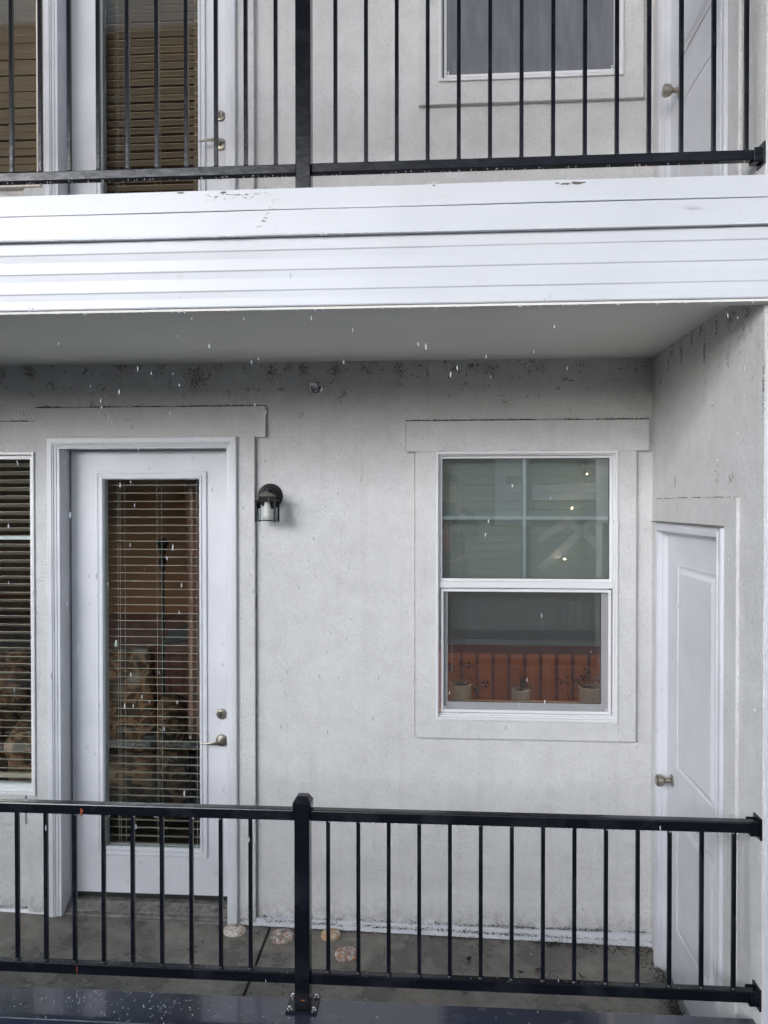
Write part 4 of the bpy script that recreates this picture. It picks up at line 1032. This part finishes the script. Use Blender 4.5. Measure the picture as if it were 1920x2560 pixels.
for pts in ([(1.526, 1.01), (2.287, 1.717), (2.9, 1.1)], [(1.502, 1.427), (1.935, 1.717), (2.5, 1.25)]):
    bm = bmesh.new()
    for (a, b_) in zip(pts, pts[1:]):
        dx, dzz = b_[0]-a[0], b_[1]-a[1]; l = math.hypot(dx, dzz); nx, nz = -dzz/l*.05, dx/l*.05
        prism(bm, [(a[0]-nx, a[1]-nz), (b_[0]-nx, b_[1]-nz), (b_[0]+nx, b_[1]+nz), (a[0]+nx, a[1]+nz)], 'y', -7.9, -7.8)
    obj('gable_brace', bm, 'fascia', ob)
wr = thing('unseen_roof_blocker', 'added flat roof on white posts, out of view, keeping sky out of the reflections', 'roof', (0, -6, 0))  # unseen slab added to block sky reflections and shape the light
obj('sky_blocker_slab', BX(-11, 7, -8.6, -2.9, 6.2, 6.45), 'opp_dark', wr); obj('sky_blocker_fascia', BX(-11, 7, -2.9, -2.85, 6.15, 6.5), 'fascia', wr)
for x in (-8.5, -3.6, 3.9, 6.7): obj('post', BX(x-.09, x+.09, -8.4, -8.22, -3.4, 6.2), 'fascia', wr, bevel=.01)
sg = thing('block_sign', 'small grey block sign with the letter A on the opposite white pilaster', 'sign', (1.14, -7.93, 2.32))
obj('board', BX(1.036, 1.244, -7.938, -7.928, 2.262, 2.376), 'sign_grey', sg)
obj('pale_field', BX(1.042, 1.168, -7.9275, -7.926, 2.268, 2.370), 'opp', sg)
for i in range(2):
    for j in range(3): obj('window_mark', BX(1.050+.06*i, 1.098+.06*i, -7.9255, -7.9245, 2.280+.03*j, 2.295+.03*j), 'sign_grey', sg)
cu = bpy.data.curves.new('letter', 'FONT'); cu.body = 'A'; cu.size = .085; cu.extrude = .002
to = bpy.data.objects.new('letter_curve', cu); COL.objects.link(to); bpy.context.view_layer.update(); dg = bpy.context.evaluated_depsgraph_get()
tm = bpy.data.meshes.new_from_object(to.evaluated_get(dg)); bpy.data.objects.remove(to)
tm.transform(Matrix.Translation((1.236, -7.923, 2.285)) @ Matrix.Rotation(PI, 4, 'Z') @ Matrix.Rotation(PI/2, 4, 'X')); tm.materials.append(M['fascia'])
lo_ = bpy.data.objects.new('letter', tm); COL.objects.link(lo_); lo_.parent = sg; lo_.matrix_parent_inverse = Matrix.Translation(-sg.location)
rl = thing('opposite_railing', 'dark railing on the landing of the opposite building reflected in glass', 'railing', (0, -6.7, -.35))
obj('top_rail', BX(-8, 8, -6.72, -6.68, .68, .72), 'black', rl); obj('bottom_rail', BX(-8, 8, -6.72, -6.68, -.28, -.24), 'black', rl)
s0 = obj('baluster', BX(-.008, .008, -6.708, -6.692, -.24, .68), 'black', rl); s0.location.x = -5
for i in range(1, 80): inst(s0, 'baluster', rl, (-5+.12*i, 0, 0))
for i, (x, z, lb) in enumerate([(2.173, 2.40, 'lit lamp highest on the opposite building, right of the white pilaster'), (1.957, 1.90, 'lit lamp under the white beam of the opposite building'), (1.852, 1.18, 'lit lamp lowest on the opposite building by the gable braces')]):
    t = thing('lit_wall_lamp', lb, 'lamp', (x, -7.7, z), 'lit lamps on the opposite building')
    bm = bmesh.new(); bmesh.ops.create_uvsphere(bm, u_segments=12, v_segments=8, radius=.008, matrix=Matrix.Translation((x, -7.72, z))); obj('bulb', bm, 'lit', t, smooth=True)
    obj('bracket', BX(x-.012, x+.012, -8.1, -7.745, z+.02, z+.035), 'bronze', t)

# photographer, mirrored faintly in the kitchen window
def person():
    t = thing('person', 'person in a dark cap and jacket holding up a phone, mirrored in the kitchen window', 'person', (.12, -3.98, .42))
    def skin(name, verts, edges, rad, m, lv=2):
        me = bpy.data.meshes.new(name); me.from_pydata(verts, edges, []); o = bpy.data.objects.new(name, me); COL.objects.link(o)
        s = o.modifiers.new('skin', 'SKIN'); 
        for i, q in enumerate(rad): me.skin_vertices[0].data[i].radius = q if isinstance(q, tuple) else (q, q)
        me.skin_vertices[0].data[0].use_root = True
        o.modifiers.new('sub', 'SUBSURF').levels = lv; o.modifiers['sub'].render_levels = lv; me.materials.append(M[m]); o.parent = t; return o
    me = bpy.data.meshes.new('x')
    # local coordinates: x right, y toward the building, z up; standing
    V = [(0, 0, .95), (0, 0, 1.12), (0, 0, 1.32), (0, .0, 1.46), (0, .01, 1.53), (0, .02, 1.60), (0, .03, 1.70), (0, .02, 1.78),
         (.19, 0, 1.42), (.24, .07, 1.20), (.10, .26, 1.46), (-.19, 0, 1.42), (-.24, .07, 1.20), (-.16, .26, 1.46),
         (.10, 0, .90), (.12, .01, .48), (.12, -.02, .07), (.13, .12, .03), (-.10, 0, .90), (-.12, .01, .48), (-.12, -.02, .07), (-.13, .12, .03)]
    E_ = [(0, 1), (1, 2), (2, 3), (3, 4), (4, 5), (5, 6), (6, 7), (3, 8), (8, 9), (9, 10), (3, 11), (11, 12), (12, 13), (0, 14), (14, 15), (15, 16), (16, 17), (0, 18), (18, 19), (19, 20), (20, 21)]
    R_ = [(.16, .12), (.15, .11), (.17, .12), (.10, .08), .055, (.065, .08), (.078, .095), (.06, .075), .065, .048, .03, .065, .048, .03, .09, .06, .042, .035, .09, .06, .042, .035]
    body = skin('body', V, E_, R_, 'skin')
    jv = V[:4]+V[8:14]; je = [(0, 1), (1, 2), (2, 3), (3, 4), (4, 5), (5, 6), (3, 7), (7, 8), (8, 9)]
    jv[6] = (.10, .24, 1.44); jv[9] = (-.16, .24, 1.44)
    skin('jacket', jv, je, [(.18, .14), (.17, .13), (.19, .14), (.12, .10), .08, .062, .042, .08, .062, .042], 'jacket')
    tv = [V[0], V[14], V[15], V[16], V[18], V[19], V[20]]; skin('trousers', tv, [(0, 1), (1, 2), (2, 3), (0, 4), (4, 5), (5, 6)], [(.175, .135), .105, .075, .06, .105, .075, .06], 'jeans')
    for s in (-1, 1):
        hx = .07*s-.03
        for k in range(4):
            z = 1.49+.021*k; fr = [(hx+s*.045, .27, z-.02), (hx+s*.052, .315, z), (hx+s*.030, .335, z+.002), (hx+s*.006, .332, z+.001)]
            skin('finger', fr, [(0, 1), (1, 2), (2, 3)], [.010, .009, .008, .0075], 'skin', 1)
        skin('thumb', [(hx+s*.04, .27, 1.47), (hx+s*.035, .30, 1.475), (hx+s*.01, .315, 1.49)], [(0, 1), (1, 2)], [.013, .010, .008], 'skin', 1)
    bm = bmesh.new(); bmesh.ops.create_uvsphere(bm, u_segments=24, v_segments=12, radius=.10, matrix=Matrix.Translation((0, .025, 1.765)) @ Matrix.Diagonal((.92, 1.12, .85, 1)))
    bmesh.ops.bisect_plane(bm, geom=bm.verts[:]+bm.edges[:]+bm.faces[:], plane_co=(0, 0, 1.755), plane_no=(0, 0, -1), clear_outer=True); o = obj('cap', bm, 'jacket', None, smooth=True); o.parent = t
    bm = bmesh.new(); prism(bm, [(-.075, .10), (.075, .10), (.06, .19), (0, .21), (-.06, .19)], 'z', 1.755, 1.763); o = obj('cap_peak', bm, 'jacket', None, bevel=.003); o.parent = t
    for s in (-1, 1):
        bm = bmesh.new(); bmesh.ops.create_uvsphere(bm, u_segments=10, v_segments=8, radius=.012, matrix=Matrix.Translation((s*.032, .115, 1.705))); o = obj('eye', bm, 'opal', None, smooth=True); o.parent = t
        bm = bmesh.new(); bmesh.ops.create_uvsphere(bm, u_segments=10, v_segments=8, radius=.022, matrix=Matrix.Translation((s*.082, .02, 1.70)) @ Matrix.Diagonal((.4, .7, 1.3, 1))); o = obj('ear', bm, 'skin', None, smooth=True); o.parent = t
    bm = bmesh.new(); tube(bm, [(0, .115, 1.715), (0, .135, 1.685), (0, .12, 1.672)], [.006, .011, .006], 8); o = obj('nose', bm, 'skin', None, smooth=True); o.parent = t
    bm = bmesh.new(); tube(bm, [(-.024, .112, 1.647), (0, .119, 1.645), (.024, .112, 1.647)], .004, 6); o = obj('mouth', bm, 'redshirt', None, smooth=True); o.parent = t
    bm = bmesh.new(); prism(bm, [(-.06, 1.10), (.02, 1.10), (-.01, 1.38), (-.05, 1.38)], 'y', .10, .155); o = obj('red_shirt_front', bm, 'redshirt', None, bevel=.02); o.parent = t
    bm = bmesh.new(); tube(bm, [(.06, .165, 1.32), (.10, .16, 1.30), (.13, .15, 1.33), (.10, .16, 1.35)], .005, 6); o = obj('curved_logo', bm, 'fascia', None); o.parent = t
    ph = obj('phone', BX(-.105, .055, .325, .334, 1.49, 1.57), 'bronze', None, bevel=.003); tag(ph, 'dark phone held up in both hands by the mirrored person', 'phone')
    ph.location = t.location
person()
la = struct(obj('opposite_walkway', BX(-6, 6, -6.0, -3.72, .28, .42), 'opp'))

# ---------------------------------------------------------------- rain dripping off the beam
rnd = random.Random(77); bm = bmesh.new()
for k in range(240):
    x = rnd.uniform(-1.45, .9) if k % 3 else rnd.gauss(-.8, .35); z = rnd.uniform(1.2, 2.57) if k % 4 else rnd.uniform(.5, 2.5)
    y = rnd.uniform(-1.45, -1.26) if k % 3 else rnd.uniform(-2.2, -1.4); R = rnd.uniform(.0009, .0019)
    lathe(bm, [(R*.1, z-R*3.4), (R*.8, z-R*2.2), (R, z), (R*.7, z+R*2.8), (R*.1, z+R*5)], 6, (x, y, 0))
for k in range(60):
    x = rnd.uniform(-1.4, .95); lathe(bm, [(.0016, 2.5745), (.0018, 2.572), (.0012, 2.5695), (.0003, 2.5685)], 6, (x, YF+.004, 0))
    x = rnd.gauss(-.6, .5); lathe(bm, [(.0014, 2.7965), (.0016, 2.794), (.0010, 2.7915), (.0003, 2.7905)], 6, (x, -1.2665, 0))
o = obj('raindrops', bm, 'water', smooth=True, kind='stuff')
